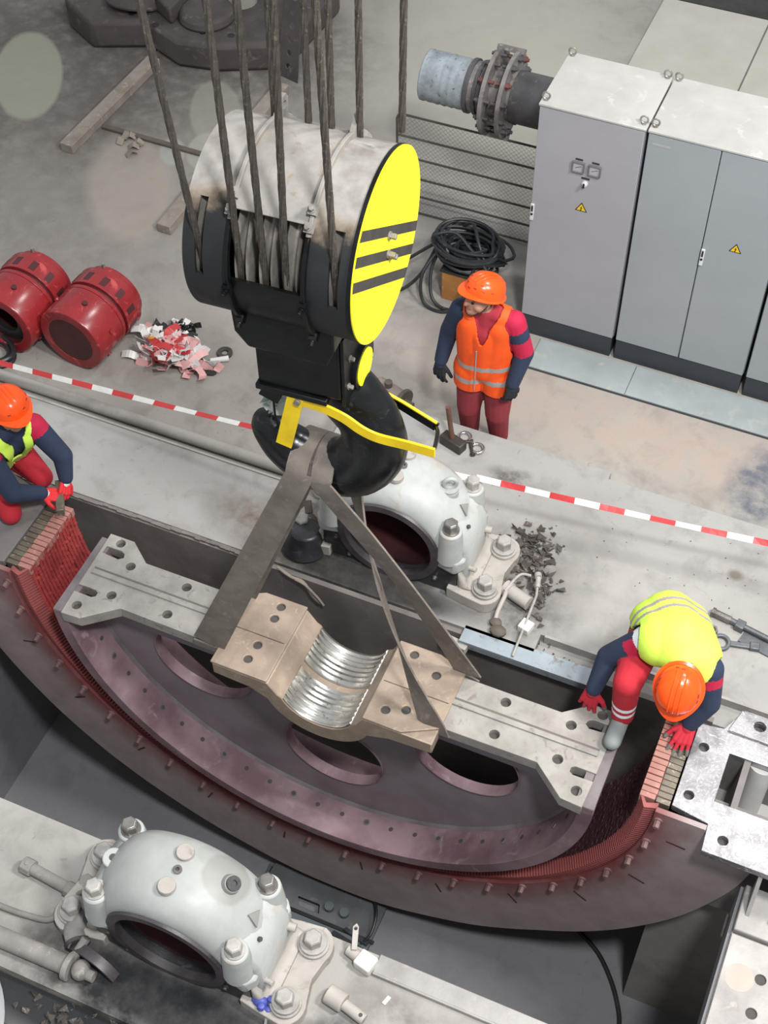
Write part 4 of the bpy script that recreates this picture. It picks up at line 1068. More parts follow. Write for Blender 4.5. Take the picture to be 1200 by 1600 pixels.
for pts_ in ([(-3.16, 8.3, 0.42), (-3.25, 8.12, 0.25), (-3.2, 8.02, 0.05), (-3.02, 8.0, 0.02), (-2.9, 8.09, 0.1), (-2.86, 8.14, 0.3), (-2.8, 8.25, 0.5)],
             [(-3.14, 8.36, 0.45), (-3.20, 8.2, 0.28), (-3.14, 8.06, 0.08), (-2.98, 8.03, 0.03), (-2.82, 8.1, 0.12), (-2.74, 8.2, 0.3), (-2.78, 8.3, 0.46)],
             [(-3.1, 8.4, 0.5), (-3.35, 8.3, 0.3), (-3.55, 8.25, 0.1), (-3.62, 8.15, 0.03), (-3.45, 8.1, 0.02), (-3.3, 8.2, 0.16), (-3.2, 8.3, 0.42)],
             [(-3.15, 8.25, 0.45), (-3.2, 8.22, 0.58), (-3.05, 8.28, 0.62), (-2.9, 8.25, 0.53), (-2.7, 8.15, 0.4), (-2.68, 8.1, 0.2), (-2.72, 8.02, 0.02)],
             [(-3.05, 8.5, 0.52), (-2.95, 8.45, 0.6), (-2.85, 8.3, 0.56), (-2.75, 8.2, 0.42), (-2.72, 8.12, 0.15), (-2.8, 8.05, 0.02)]):
    b.tube(smooth_path(pts_, 7), 0.014, n=8)
link('cable_coil', b, 'cable_black', label='tangled heap of black cable lying on the small crate', cat='cable')

# ================================================================== red couplings, tape heap and scraps on the dim floor
dirty('glossy_red', '#93292d', '#7c2126', 4, 0.25, c3='#b54a4b', bump=0.05); dirty('red_face', '#4d1f20', '#3b1718', 4, 0.5)
dirty('hose_black', '#1d1c1d', '#2b2a2a', 8, 0.4)


def coupling(x, y0, label, openend, tilt):
    t = thing('red_coupling', label, 'coupling', (x, y0 + 0.3, 0), group='red couplings')
    z = 0.29; A = (x, y0, z); P = lambda n_, b_, m_, par=t, **kw: link(n_, b_, m_, parent=par, **kw)
    L = lambda prof_: MB().lathe(prof_, A, (0, 1, 0), (1, 0, 0), n=56, closed_prof=True)
    P('drum', L([(0.20, 0.0), (0.275, 0.0), (0.283, 0.012), (0.283, 0.30), (0.20, 0.30)]), 'glossy_red', bevel=0.004)
    P('rib', L([(0.2, 0.301), (0.286, 0.301), (0.286, 0.335), (0.2, 0.335)]), 'glossy_red', bevel=0.004)
    P('groove', L([(0.2, 0.336), (0.262, 0.336), (0.262, 0.365), (0.2, 0.365)]), 'red_face')
    hub_ = P('flange_drum', L([(0.2, 0.366), (0.288, 0.366), (0.288, 0.55), (0.275, 0.555), (0.2, 0.555)]), 'glossy_red', bevel=0.004)
    P('end_ring', L([(0.2, 0.556), (0.25, 0.556), (0.25, 0.62), (0.2, 0.62)]), 'glossy_red', bevel=0.006)
    for a in range(15, 375, 30):
        d = V((math.cos(R(a)), 0, math.sin(R(a)))); p = V(A) + V((0, 0.44, 0)) + d * 0.2875
        if p.z < 0.06: continue
        P('slot', MB().obox(p, d * 0.0025, V((0, 0.045, 0)), d.cross(V((0, 1, 0))) * 0.026), 'red_face', par=hub_, bevel=0.001)
        if a % 60 == 15: P('stud', MB().cyl(V(A) + V((0, 0.17, 0)) + d * 0.28, V(A) + V((0, 0.17, 0)) + d * 0.298, 0.022, n=14), 'red_face' if a == 75 else 'glossy_red', par=hub_)
    if openend:
        P('inner_wall', L([(0.195, 0.02), (0.2, 0.02), (0.2, 0.6), (0.195, 0.6)]), 'red_face')
        P('inner_ring', L([(0.11, 0.06), (0.19, 0.06), (0.19, 0.1), (0.11, 0.1)]), 'hose_black')
    else:
        P('face', MB().cyl((x, y0 + 0.003, z), (x, y0 + 0.012, z), 0.262, n=48), 'red_face')
    P('back_plate', MB().cyl((x, y0 + 0.6, z), (x, y0 + 0.61, z), 0.2, n=30), 'red_face')
    P('grease_nipple', MB().cyl((x - 0.05, y0 + 0.6, z + 0.245), (x - 0.05, y0 + 0.6, z + 0.285), 0.014, n=10), 'steel_ring')
    t.rotation_euler = (0, 0, R(tilt)); return t


coupling(-5.43, 6.33, 'glossy red drum coupling with a closed dark face, beside the heap of tape', False, -4)
coupling(-6.03, 6.27, 'glossy red drum coupling with an open end, cut by the picture edge', True, -2)
b = MB()
for r_, z in ((0.24, 0.025), (0.21, 0.06), (0.25, 0.09)):
    b.tube([(-6.18 + r_ * math.cos(R(q)) + 0.02 * z, 6.17 + 0.6 * r_ * math.sin(R(q)), z) for q in range(0, 360, 12)], 0.022, n=9, closed=True)
link('rubber_hose', b, 'hose_black', label='black rubber hose coiled under the open red coupling', cat='hose')
k = NB('tape_redwhite')
plain('tape_red', '#c23a3c', 0.4); plain('tape_white', '#dcdad6', 0.4); plain('tape_pink', '#d9a5a3', 0.4)
b = MB(); rnd = random.Random(5)
for i in range(70):
    cx, cy = -4.80 + rnd.gauss(0, 0.12), 6.71 + rnd.gauss(0, 0.07); cz = 0.02 + max(0, 0.12 - abs(cx + 4.8) * 0.25) * rnd.random()
    a = rnd.uniform(0, 6.28); n_ = 5; pts_ = []
    for q in range(n_): pts_.append((cx + math.cos(a) * (q - 2) * 0.07, cy + math.sin(a) * (q - 2) * 0.055, max(0.006, cz + rnd.uniform(-0.02, 0.035)))); a += rnd.uniform(-0.8, 0.8)
    pp_ = smooth_path(pts_, 3); b.ribbon(pp_, [V((rnd.uniform(-1, 1), rnd.uniform(-1, 1), rnd.uniform(-0.4, 0.4)))] * len(pp_), 0.06, 0.0025, m=rnd.choice([0, 1, 1, 2, 2]))
link('tape_heap', b, ['tape_red', 'tape_white', 'tape_pink'], label='crumpled heap of red and white barrier tape on the floor', cat='barrier tape', raw=True)
b = MB(); plain('foil_grey', '#7f7d7a', 0.4); plain('rag_yellow', '#c9a043', 0.8)
for i in range(34):
    cx, cy = -4.90 + rnd.gauss(0, 0.07), 6.95 + rnd.gauss(0, 0.045); a = rnd.uniform(0, 6.28); pts_ = []
    for q in range(4): pts_.append((cx + math.cos(a) * (q - 1.5) * 0.06, cy + math.sin(a) * (q - 1.5) * 0.05, max(0.008, 0.03 + rnd.uniform(-0.025, 0.05)))); a += rnd.uniform(-1, 1)
    pp_ = smooth_path(pts_, 3); b.ribbon(pp_, [V((rnd.uniform(-1, 1), rnd.uniform(-1, 1), rnd.uniform(-0.6, 0.6)))] * len(pp_), 0.05, 0.003, m=rnd.choice([0, 0, 1]))
link('crumpled_film', b, ['hose_black', 'tape_white'], label='crumpled black and white plastic film behind the tape heap', cat='plastic film', raw=True)
link('rag', MB().ball((-4.98, 6.76, 0.1), 0.05, 10, sc=(1.2, 0.8, 0.5)), 'rag_yellow', label='small mustard rag in the tape heap', cat='rag')
link('washer', MB().lathe([(0.028, 0), (0.062, 0), (0.062, 0.02), (0.028, 0.02)], (-4.44, 6.91, 0.001), (0, 0, 1), (1, 0, 0), n=28, closed_prof=True), 'rope_steel', label='dark steel washer lying on the floor beside the tape heap', cat='washer', bevel=0.003)
link('paper_roll', MB().cyl((-4.50, 6.78, 0.02), (-4.38, 6.86, 0.02), 0.02, 0.024, n=14), 'tape_white', label='small white paper roll beside the dark washer', cat='paper')
link('dark_rag', MB().ball((-4.47, 6.68, 0.012), 0.06, 10, sc=(1.3, 0.7, 0.25)), 'hose_black', label='flat dark rag on the floor beside the tape heap', cat='rag')
dirty('timber', '#8d837a', '#756b62', 5, 0.85, c3='#9c9086'); dirty('bar_brown', '#5f564d', '#4d453d', 7, 0.7)


def plank(name, p0, p1, w, h, mat, **kw):
    p0, p1 = V(p0), V(p1); d = (p1 - p0); L = d.length; d.normalize(); s_ = V((-d.y, d.x, 0))
    return link(name, MB().obox((p0 + p1) / 2 + V((0, 0, h / 2)), d * L / 2, s_ * w / 2, (0, 0, h / 2)), mat, bevel=0.006, **kw)


plank('timber_beam', (-6.92, 8.62, 0), (-6.84, 10.1, 0), 0.13, 0.09, 'timber', label='dusty timber beam lying alone on the dim floor', cat='timber')
plank('timber_beam', (-5.58, 7.99, 0), (-5.52, 10.2, 0), 0.13, 0.09, 'timber', label='dusty timber beam running behind the hook block', cat='timber')
plank('steel_bar', (-6.80, 9.06, 0), (-5.70, 9.05, 0), 0.05, 0.03, 'bar_brown', label='thin brown bar lying between the two timber beams', cat='bar')
b = MB()
for i in range(7):
    cx, cy = -6.5 + rnd.gauss(0, 0.09), 8.93 + rnd.gauss(0, 0.05); a = rnd.uniform(0, 6.28)
    b.ribbon([(cx, cy, 0.01), (cx + 0.05 * math.cos(a), cy + 0.05 * math.sin(a), 0.05), (cx + 0.1 * math.cos(a), cy + 0.1 * math.sin(a), 0.015)], [V((-math.sin(a), math.cos(a), 0.2))] * 3, 0.06, 0.004)
link('torn_cardboard', b, 'timber', label='scraps of torn cardboard beside the thin brown bar', cat='cardboard')
# machine casting, bucket and perforated upright at the far end
dirty('casting_dark', '#4d4644', '#393332', 3, 0.8, c3='#5f5754', bump=0.6, fine=14)
cs = thing('machine_casting', 'dark dusty machine casting with bolt holes at the top picture edge', 'casting', (-6.5, 10.9, 0))
link('base', MB().prism([(-7.95, 10.35), (-7.5, 10.1), (-7.0, 10.32), (-6.6, 10.15), (-6.2, 10.22), (-5.62, 10.5), (-5.55, 11.6), (-7.9, 12.0)], [], XY(0), 0, 0.30), 'casting_dark', parent=cs, bevel=0.05)
link('boss', MB().cyl((-7.25, 10.55, 0.3), (-7.25, 10.6, 0.46), 0.30, 0.24, n=30), 'casting_dark', parent=cs, bevel=0.03)
link('boss', MB().cyl((-6.5, 10.6, 0.3), (-6.5, 10.6, 0.40), 0.28, 0.25, n=30), 'casting_dark', parent=cs, bevel=0.03)
link('rib', MB().prism([(-7.0, 10.5), (-6.75, 10.35), (-6.7, 11.6), (-6.95, 11.6)], [], XY(0), 0.3, 0.48), 'casting_dark', parent=cs, bevel=0.03)
for x, y in ((-7.2, 10.38), (-6.6, 10.42), (-6.42, 10.36), (-6.15, 10.42), (-6.9, 10.30)):
    link('bolt_hole', MB().cyl((x, y, 0.30), (x, y, 0.303) if x != -6.42 else (x, y, 0.304), 0.035, n=14), 'hose_black', parent=cs)
link('paint_scraper', MB().obox((-6.92, 10.22, 0.02), (0.05, -0.09, 0), (0.02, 0.012, 0), (0, 0, 0.006)), 'tape_white', label='pale paper strip lying by the dark casting', cat='paper')
dirty('bucket_pale', '#a5a69c', '#8d8d84', 5, 0.5)
bk = thing('bucket', 'pale bucket standing behind the hoist ropes, half full of grey water', 'bucket', (-6.33, 10.98, 0.30))
link('wall', MB().lathe([(0.16, 0.0), (0.20, 0.26), (0.212, 0.26), (0.212, 0.275), (0.19, 0.275), (0.15, 0.012)], (-6.33, 10.98, 0.3), (0, 0, 1), (1, 0, 0), n=36, closed_prof=True), 'bucket_pale', parent=bk)
link('water', MB().cyl((-6.33, 10.98, 0.31), (-6.33, 10.98, 0.50), 0.15, 0.179, n=36), 'bucket_pale', parent=bk)
b = MB()
b.prism([(0, 0), (0.26, 0), (0.20, 0.95), (0.02, 0.95)], [circ(0.13, 0.12 + 0.13 * i, 0.03, 10) for i in range(6)], ((-5.70, 10.42, 0), (0.97, -0.25, 0), (0.05, 0.25, 0.97), (0.25, 0.97, -0.2)), 0, 0.012)
link('perforated_upright', b.prism([(0, 0), (0.012, 0), (0.012, 0.95), (0, 0.95)], [], ((-5.70, 10.42, 0), (0.97, -0.25, 0), (0.05, 0.25, 0.97), (0.25, 0.97, -0.2)), 0.012, 0.09), 'casting_dark', label='perforated dark steel upright leaning behind the hoist ropes', cat='steel profile')

CAM_SCALE = (1.0, 0.0)
# ================================================================== barrier tape strung past the far bearing


def tape(p0, p1, sag, label, n, start=0, w=0.042):
    b_ = MB(); p0, p1 = V(p0), V(p1)
    for i in range(n):
        pts_ = []; wd_ = []
        for q in range(4):
            t = (i + q / 3) / n; p = p0.lerp(p1, t); p.z -= sag * 4 * t * (1 - t); pts_.append(p)
            a = math.sin(t * 9) * 0.5 + 0.5; wd_.append(V((0, math.cos(a), math.sin(a))))
        b_.ribbon(pts_, wd_, w, 0.0015, m=(i + start) % 2)
    return link('barrier_tape', b_, ['tape_red', 'tape_white'], label=label, cat='barrier tape', raw=True)


tape((-6.3, 5.98, 0.17), (-2.0, 5.95, 0.66), 0.03, 'red and white barrier tape strung past the red couplings towards the bearing', 24)
tape((-1.965, 5.94, 0.70), (0.55, 6.22, 0.72), 0.02, 'red and white barrier tape stretched from the bearing bolt across the slab', 15, 1)
CAM_SCALE = (1.0427, HF)  # pipe pushed away from the camera by scaling, onto the lower floor
tp = link('gutter_pipe', MB().tube([(-8, 5.985, 0.05), (-4.2, 5.985, 0.05), (-3.2, 5.985, 0.05)], 0.047, n=18), 'near_concrete', label='dusty pipe lying on the floor along the raised slab', cat='pipe')

CAM_SCALE = (1.0, 0.0)
# ================================================================== tools and fittings on the slab
plain('chrome', '#c9cbcd', 0.15, 0.9); dirty('tool_steel', '#6f7275', '#55585b', 10, 0.4, metal=0.5); dirty('handle_wood', '#6a4a38', '#54392b', 7, 0.6); dirty('hammer_dark', '#37332f', '#4a453f', 9, 0.5, metal=0.3)
hm = thing('sledgehammer', 'sledgehammer standing on its head with a brown upright handle', 'hammer', (-2.42, 6.72, 0))
link('head', MB().obox((-2.42, 6.71, 0.045), (0.095, -0.03, 0), (0.014, 0.042, 0), (0, 0, 0.045)), 'hammer_dark', parent=hm, bevel=0.012)
link('handle', MB().cyl((-2.43, 6.715, 0.09), (-2.475, 6.72, 0.40), 0.02, 0.018, n=14), 'handle_wood', parent=hm)
for i, (x, y, a, lb) in enumerate([(-2.36, 6.80, 20, 'chrome shackle lying beside the sledgehammer head'), (-2.255, 6.74, -60, 'chrome shackle lying further from the sledgehammer')]):
    t = thing('shackle', lb, 'shackle', (x, y, 0), a, group='chrome shackles', local=True)
    link('bow', MB().tube([(0.045 * math.cos(R(q)), 0.045 * math.sin(R(q)) + 0.02, 0.014) for q in range(-50, 231, 14)], 0.0125, n=10), 'chrome', parent=t)
    link('pin', MB().cyl((-0.055, -0.025, 0.014), (0.055, -0.025, 0.014), 0.012, n=12).hexbolt((0.045, -0.025, 0.014), (1, 0, 0), 0.02, 0.02, washer=False), 'hammer_dark', parent=t)
CAM_SCALE = (1.0427, HF)  # valve body scaled about the camera position, down to the lower floor
vb = thing('valve_body', 'pale rusty valve body on the floor behind the hook', 'valve', (-3.0, 6.93, 0))
link('body', MB().cyl((-3.16, 6.99, 0.075), (-2.93, 6.93, 0.075), 0.085, 0.075, n=24), 'timber', parent=vb, bevel=0.01)
link('flange', MB().cyl((-2.93, 6.93, 0.075), (-2.90, 6.92, 0.075), 0.10, n=24), 'bar_brown', parent=vb, bevel=0.004)
link('stem', MB().cyl((-2.90, 6.92, 0.075), (-2.83, 6.90, 0.075), 0.03, n=12).cyl((-3.05, 6.96, 0.14), (-3.05, 6.96, 0.20), 0.03, n=12), 'bar_brown', parent=vb)
CAM_SCALE = (1.0, 0.0)
wr = thing('slogging_spanner', 'dark slogging ring spanner lying on the slab by the crouching worker', 'spanner', (0.0, 5.8, 0))
link('ring', MB().lathe([(0.042, 0), (0.066, 0), (0.066, 0.03), (0.042, 0.03)], (-0.115, 5.775, 0.002), (0, 0, 1), (1, 0, 0), n=32, closed_prof=True), 'tool_steel', parent=wr, bevel=0.005)
link('shank', MB().obox((0.01, 5.805, 0.016), (0.075, 0.017, 0), (-0.004, 0.019, 0), (0, 0, 0.011)), 'tool_steel', parent=wr, bevel=0.005)
link('striking_end', MB().obox((0.102, 5.826, 0.02), (0.032, 0.007, 0), (-0.006, 0.028, 0), (0, 0, 0.018)), 'tool_steel', parent=wr, bevel=0.006)
link('hex_nut', MB().prism([(0.04 * math.cos(R(60 * i)), 0.04 * math.sin(R(60 * i))) for i in range(6)], [circ(0, 0, 0.022, 16)], ((-0.195, 5.845, 0), (1, 0, 0), (0, 1, 0), (0, 0, 1)), 0, 0.035), 'bolt_bare', label='steel hex nut lying beside the slogging spanner', cat='nut', bevel=0.003)
tr = thing('socket_tool', 'long steel bar with a socket head lying behind the spanner', 'tool', (0.0, 5.96, 0))
link('head', MB().cyl((-0.23, 5.985, 0.03), (-0.10, 5.965, 0.03), 0.028, n=18).cyl((-0.235, 5.986, 0.03), (-0.215, 5.983, 0.03), 0.034, n=8), 'bolt_bare', parent=tr)
link('bar', MB().cyl((-0.10, 5.965, 0.03), (0.45, 5.86, 0.03), 0.022, n=16), 'tool_steel', parent=tr)
link('square_block', MB().obox((-0.03, 5.945, 0.03), (0.03, -0.005, 0), (0.006, 0.034, 0), (0, 0, 0.03)), 'tool_steel', parent=tr, bevel=0.004)
link('foot', MB().obox((0.2, 5.84, 0.008), (0.2, -0.04, 0), (0.012, 0.045, 0), (0, 0, 0.008)), 'tool_steel', parent=tr)
# channel steel, pipe stubs and scraps by the far bearing
ch = thing('channel_bar', 'bluish channel steel bar laid along the slab edge before the bearing', 'steel bar', (-1.26, 5.18, -0.07))
link('web', MB().box(-1.745, -0.75, 5.115, 5.25, -0.012, 0.0), 'channel_steel', parent=ch, bevel=0.002)
link('leg', MB().box(-1.745, -0.75, 5.115, 5.125, -0.065, -0.013), 'channel_steel', parent=ch); link('leg', MB().box(-1.745, -0.75, 5.24, 5.25, -0.065, -0.013), 'channel_steel', parent=ch)
plank('steel_offcut', (-1.86, 5.13, -0.10), (-1.68, 5.105, -0.10), 0.06, 0.07, 'near_concrete', label='short dusty steel block at the end of the channel bar', cat='steel block')
link('pipe_stub', MB().cyl((-1.57, 5.60, 0.055), (-1.40, 5.54, 0.06), 0.048, n=22).cyl((-1.60, 5.61, 0.055), (-1.55, 5.593, 0.055), 0.058, n=22), 'bearing_foot_paint', label='short grey pipe stub beside the foot of the far bearing', cat='pipe')
link('thin_rod', MB().tube([(-1.40, 5.72, 0.10), (-1.37, 5.60, 0.09), (-1.365, 5.13, 0.012)], 0.0095, n=8).cyl((-1.405, 5.74, 0.105), (-1.385, 5.665, 0.095), 0.019, n=12).cyl((-1.42, 5.77, 0.10), (-1.405, 5.74, 0.105), 0.026, n=12), 'bolt_grey', label='thin pale sensor rod leaning onto the bluish channel bar', cat='sensor')
plain('clean_white', '#d8d6d0', 0.5)
link('junction_cube', MB().obox((-1.36, 5.375, 0.03), (0.042, -0.01, 0), (0.01, 0.042, 0), (0, 0, 0.03)), 'clean_white', label='white block on the slab edge under the thin sensor rod', cat='block', bevel=0.006)
link('drain_tube', MB().tube(smooth_path([(-1.60, 5.64, 0.06), (-1.57, 5.53, 0.09), (-1.575, 5.40, 0.05), (-1.56, 5.30, 0.02)], 6), 0.016, n=10).tube(smooth_path([(-1.58, 5.55, 0.1), (-1.53, 5.70, 0.12), (-1.46, 5.74, 0.1)], 6), 0.010, n=8), 'bearing_foot_paint', label='thin grey drain tube curving round the far bearing foot', cat='tube')
link('scrap_cluster', MB().ball((-1.52, 5.27, 0.03), 0.06, 10, sc=(1, 0.8, 0.5)).ball((-1.56, 5.33, 0.03), 0.045, 10, sc=(1, 0.8, 0.6)), 'bar_brown', label='lump of oily grit beside the drain tube', cat='grit')


def rubble(name, cx, cy, sx, sy, n_, s0, s1, mat, label, z=0.0, seed=1):
    b_ = MB(); rn = random.Random(seed)
    for i in range(n_):
        x, y = cx + rn.gauss(0, sx), cy + rn.gauss(0, sy); s_ = rn.uniform(s0, s1)
        q = [V((rn.uniform(-1, 1), rn.uniform(-1, 1), rn.uniform(-0.5, 0.5))).normalized() for _ in range(3)]
        vs_ = [V((x, y, z + s_ * 0.35)) + V((rn.uniform(-1, 1) * s_, rn.uniform(-1, 1) * s_, rn.uniform(-0.35, 0.6) * s_)) for _ in range(6)]
        b_.add(vs_, [(0, 1, 2), (0, 2, 3), (0, 3, 4), (0, 4, 1), (5, 2, 1), (5, 3, 2), (5, 4, 3), (5, 1, 4)])
    return link(name, b_, mat, label=label, cat='rubble', kind='stuff')


dirty('oily_grit', '#4f4842', '#35302c', 8, 0.7, c3='#7b736a')
rubble('rubble', -1.56, 5.98, 0.11, 0.13, 170, 0.012, 0.05, 'oily_grit', 'dark oily grit heaped beside the foot of the far bearing', seed=3)
rubble('rubble', -1.36, 5.68, 0.05, 0.09, 60, 0.012, 0.04, 'oily_grit', 'dark oily grit around the thin sensor rod', seed=4)
rubble('rubble', -1.33, 5.30, 0.16, 0.04, 60, 0.006, 0.02, 'oily_grit', 'small grit strewn along the slab edge', seed=5, z=-0.06)
rubble('rubble', -2.65, 1.86, 0.28, 0.09, 160, 0.012, 0.045, 'oily_grit', 'oily grit in the gutter in front of the near bearing', seed=6, z=-0.1)
rubble('rubble', -0.9, 6.3, 0.7, 0.25, 60, 0.003, 0.009, 'oily_grit', 'tiny crumbs scattered over the slab', seed=7)
link('frayed_rope', MB().tube(smooth_path([(-3.13, 5.17, 0.03), (-3.02, 5.15, 0.0), (-2.93, 5.16, -0.03), (-2.86, 5.15, -0.14), (-2.80, 5.15, -0.2)], 6), 0.012, n=7).tube(smooth_path([(-2.98, 5.14, 0.0), (-2.90, 5.13, -0.01), (-2.82, 5.14, -0.12), (-2.77, 5.14, -0.2)], 6), 0.009, n=6), 'timber', label='frayed cord hanging down the pit wall behind the rusty hub', cat='cord')
# pipework on the hidden side of the far bearing
link('bent_pipe', MB().tube(smooth_path([(-3.12, 5.66, 0.06), (-3.03, 5.58, 0.10), (-2.98, 5.50, 0.12), (-2.92, 5.52, 0.22)], 6), 0.032, n=12).cyl((-3.16, 5.74, 0.06), (-3.10, 5.64, 0.06), 0.05, n=14), 'bar_brown', label='rusty bent pipe beside the sling and the far bearing', cat='pipe')
link('round_cover', MB().cyl((-3.04, 5.42, 0.0), (-3.03, 5.44, 0.20), 0.16, 0.11, n=26), 'oily_black', label='dark conical cover beside the foot of the far bearing', cat='cover', bevel=0.015)

# ================================================================== near slab: pipes and fittings
dirty('dusty_pipe', '#8f8a85', '#75706b', 6, 0.75, c3='#a09a92', bump=0.25)
op = thing('oil_pipe', 'long dusty pipe along the edge of the near slab, ending in a round cap', 'pipe', (-3.4, 2.11, 0))
link('barrel', MB().cyl((-4.4, 2.10, 0.06), (-2.98, 2.12, 0.06), 0.058, n=22), 'dusty_pipe', parent=op)
link('end_flange', MB().cyl((-2.99, 2.12, 0.06), (-2.955, 2.12, 0.06), 0.085, n=24), 'dusty_pipe', parent=op, bevel=0.004)
link('cap', MB().ball((-2.90, 2.125, 0.065), 0.062, 16, sc=(0.9, 1, 1.1)), 'dusty_pipe', parent=op)
link('plug', MB().cyl((-2.86, 2.12, 0.06), (-2.81, 2.12, 0.06), 0.034, n=14), 'dusty_pipe', parent=op)
el = thing('pipe_elbow', 'dusty grey pipe elbow beside the near bearing', 'pipe', (-3.05, 2.32, 0))
link('bend', MB().tube(smooth_path([(-2.98, 2.46, 0.09), (-3.04, 2.39, 0.09), (-3.05, 2.31, 0.085), (-2.99, 2.25, 0.08)], 6), 0.062, n=18), 'dusty_pipe', parent=el)
link('collar', MB().cyl((-3.03, 2.41, 0.09), (-3.045, 2.385, 0.09), 0.074, n=20).cyl((-3.0, 2.262, 0.08), (-2.985, 2.245, 0.08), 0.072, n=20), 'seal_ring', parent=el)
link('outlet', MB().tube(smooth_path([(-2.94, 2.28, 0.14), (-2.96, 2.20, 0.10), (-2.985, 2.155, 0.05)], 5), 0.028, n=12), 'dusty_pipe', parent=el)
vl = thing('drain_valve', 'dusty valve spindle lying flat on the near slab', 'valve', (-3.38, 2.53, 0))
link('spindle', MB().cyl((-3.55, 2.56, 0.05), (-3.23, 2.53, 0.05), 0.037, n=18), 'dusty_pipe', parent=vl)
link('cap', MB().cyl((-3.56, 2.56, 0.05), (-3.49, 2.555, 0.05), 0.053, n=8).cyl((-3.525, 2.557, 0.10), (-3.525, 2.557, 0.106), 0.014, n=10), 'dusty_pipe', parent=vl, bevel=0.004)
link('collar', MB().cyl((-3.24, 2.53, 0.05), (-3.18, 2.525, 0.05), 0.05, n=8), 'dusty_pipe', parent=vl, bevel=0.004)
link('gland_bolt', MB().hexbolt((-3.14, 2.60, 0.0), (0, 0, 1), 0.05, 0.08), 'dusty_pipe', parent=vl, bevel=0.004)
link('thin_pipe', MB().tube(smooth_path([(-4.4, 2.28, 0.02), (-3.6, 2.285, 0.02), (-3.36, 2.30, 0.022), (-3.24, 2.325, 0.03), (-3.19, 2.40, 0.05), (-3.15, 2.50, 0.08), (-3.08, 2.535, 0.12), (-2.98, 2.52, 0.14)], 6), 0.019, n=12), 'dusty_pipe', label='thin dusty pipe bending up to the near bearing', cat='pipe')
br = thing('hook_bracket', 'bent perforated bracket at the pit edge beside the near bearing', 'bracket', (-3.1, 2.82, 0))
link('plate', MB().prism([(0, 0.05), (0.04, 0.07), (0.07, 0.02), (0.22, 0.015), (0.23, 0.0), (0.08, -0.05), (0.02, -0.03)], [circ(0.035, 0.03, 0.014, 10), circ(0.10, -0.015, 0.014, 10)], ((-3.20, 2.84, 0.03), (0.93, -0.37, 0), (0.37, 0.93, 0.0), (0, 0, 1)), 0, 0.03), 'seal_ring', parent=br, bevel=0.006)
link('stud', MB().cyl((-3.04, 2.78, 0.0), (-3.04, 2.78, 0.09), 0.035, n=12), 'handle_wood', parent=br)
link('angle_block', MB().obox((-2.98, 2.66, 0.07), (0.05, 0.01, 0), (-0.01, 0.06, 0), (0, 0, 0.07)), 'bearing_foot_paint', parent=br, bevel=0.008)
link('guard_arc', MB().lathe([(0.17, -0.03), (0.20, -0.03), (0.20, 0.03), (0.17, 0.03)], (-2.86, 2.20, -0.04), (0.2, 1, 0), (1, 0, 0), 200, 330, 16, closed_prof=True), 'seal_ring', label='dark curved guard in front of the near bearing', cat='guard')
ps = thing('pipe_fitting', 'pale pipe fitting with a drilled end beside the near bearing foot', 'pipe', (-1.42, 2.52, 0))
link('body', MB().cyl((-1.54, 2.565, 0.06), (-1.43, 2.545, 0.06), 0.058, n=20), 'bearing_foot_paint', parent=ps, bevel=0.006)
link('spout', MB().cyl((-1.43, 2.545, 0.05), (-1.29, 2.51, 0.045), 0.034, n=18), 'bearing_foot_paint', parent=ps)
link('hole', MB().cyl((-1.315, 2.517, 0.078), (-1.315, 2.517, 0.081), 0.012, n=10), 'dark_hole', parent=ps)
lv = thing('lever_valve', 'pale lever valve on the steel edging beside the near bearing', 'valve', (-1.46, 2.82, 0))
link('block', MB().obox((-1.415, 2.815, 0.045), (0.055, -0.012, 0), (0.012, 0.05, 0), (0, 0, 0.045)), 'clean_white', parent=lv, bevel=0.012)
link('neck', MB().cyl((-1.47, 2.83, 0.045), (-1.54, 2.85, 0.045), 0.035, n=14), 'bearing_foot_paint', parent=lv)
link('lever', MB().prism([(0, -0.015), (0.13, -0.012), (0.15, 0.012), (0.13, 0.025), (0.0, 0.018)], [circ(0.12, 0.006, 0.011, 10)], ((-1.50, 2.84, 0.08), (-0.35, 0.9, 0.25), (0.9, 0.35, 0), (-0.1, 0.2, 1)), 0, 0.014), 'bearing_foot_paint', parent=lv, bevel=0.003)
plain('blue_bag', '#4a52a0', 0.5)
bb_ = MB().ball((-1.86, 2.36, 0.10), 0.05, 14, sc=(1, 0.8, 0.9))
for i in range(8): bb_.ball((-1.84 + 0.05 * math.cos(i * 0.8), 2.36 + 0.035 * math.sin(i * 0.8), 0.10 + 0.03 * math.sin(i * 2.3)), 0.026, 8)
link('blue_bag', bb_, 'blue_bag', label='crumpled blue plastic cap beside the near bearing foot bolt', cat='plastic')
link('ball_chain', MB().tube(smooth_path([(-1.81, 2.34, 0.08), (-1.79, 2.27, 0.05), (-1.77, 2.19, 0.015)], 6), 0.010, n=8), 'chrome', label='short shiny chain hanging below the crumpled blue plastic cap', cat='chain')
link('paper_slip', MB().obox((-1.225, 2.675, 0.003), (0.008, 0.026, 0), (0.011, -0.003, 0), (0, 0, 0.002)), 'clean_white', label='small white paper slip on the near slab', cat='paper')
link('white_hood', MB().cyl((-3.75, 1.45, -0.1), (-3.75, 1.45, 0.05), 0.62, 0.60, n=56), 'handle_white', label='round white cover at the bottom corner of the picture', cat='cover', bevel=0.02)
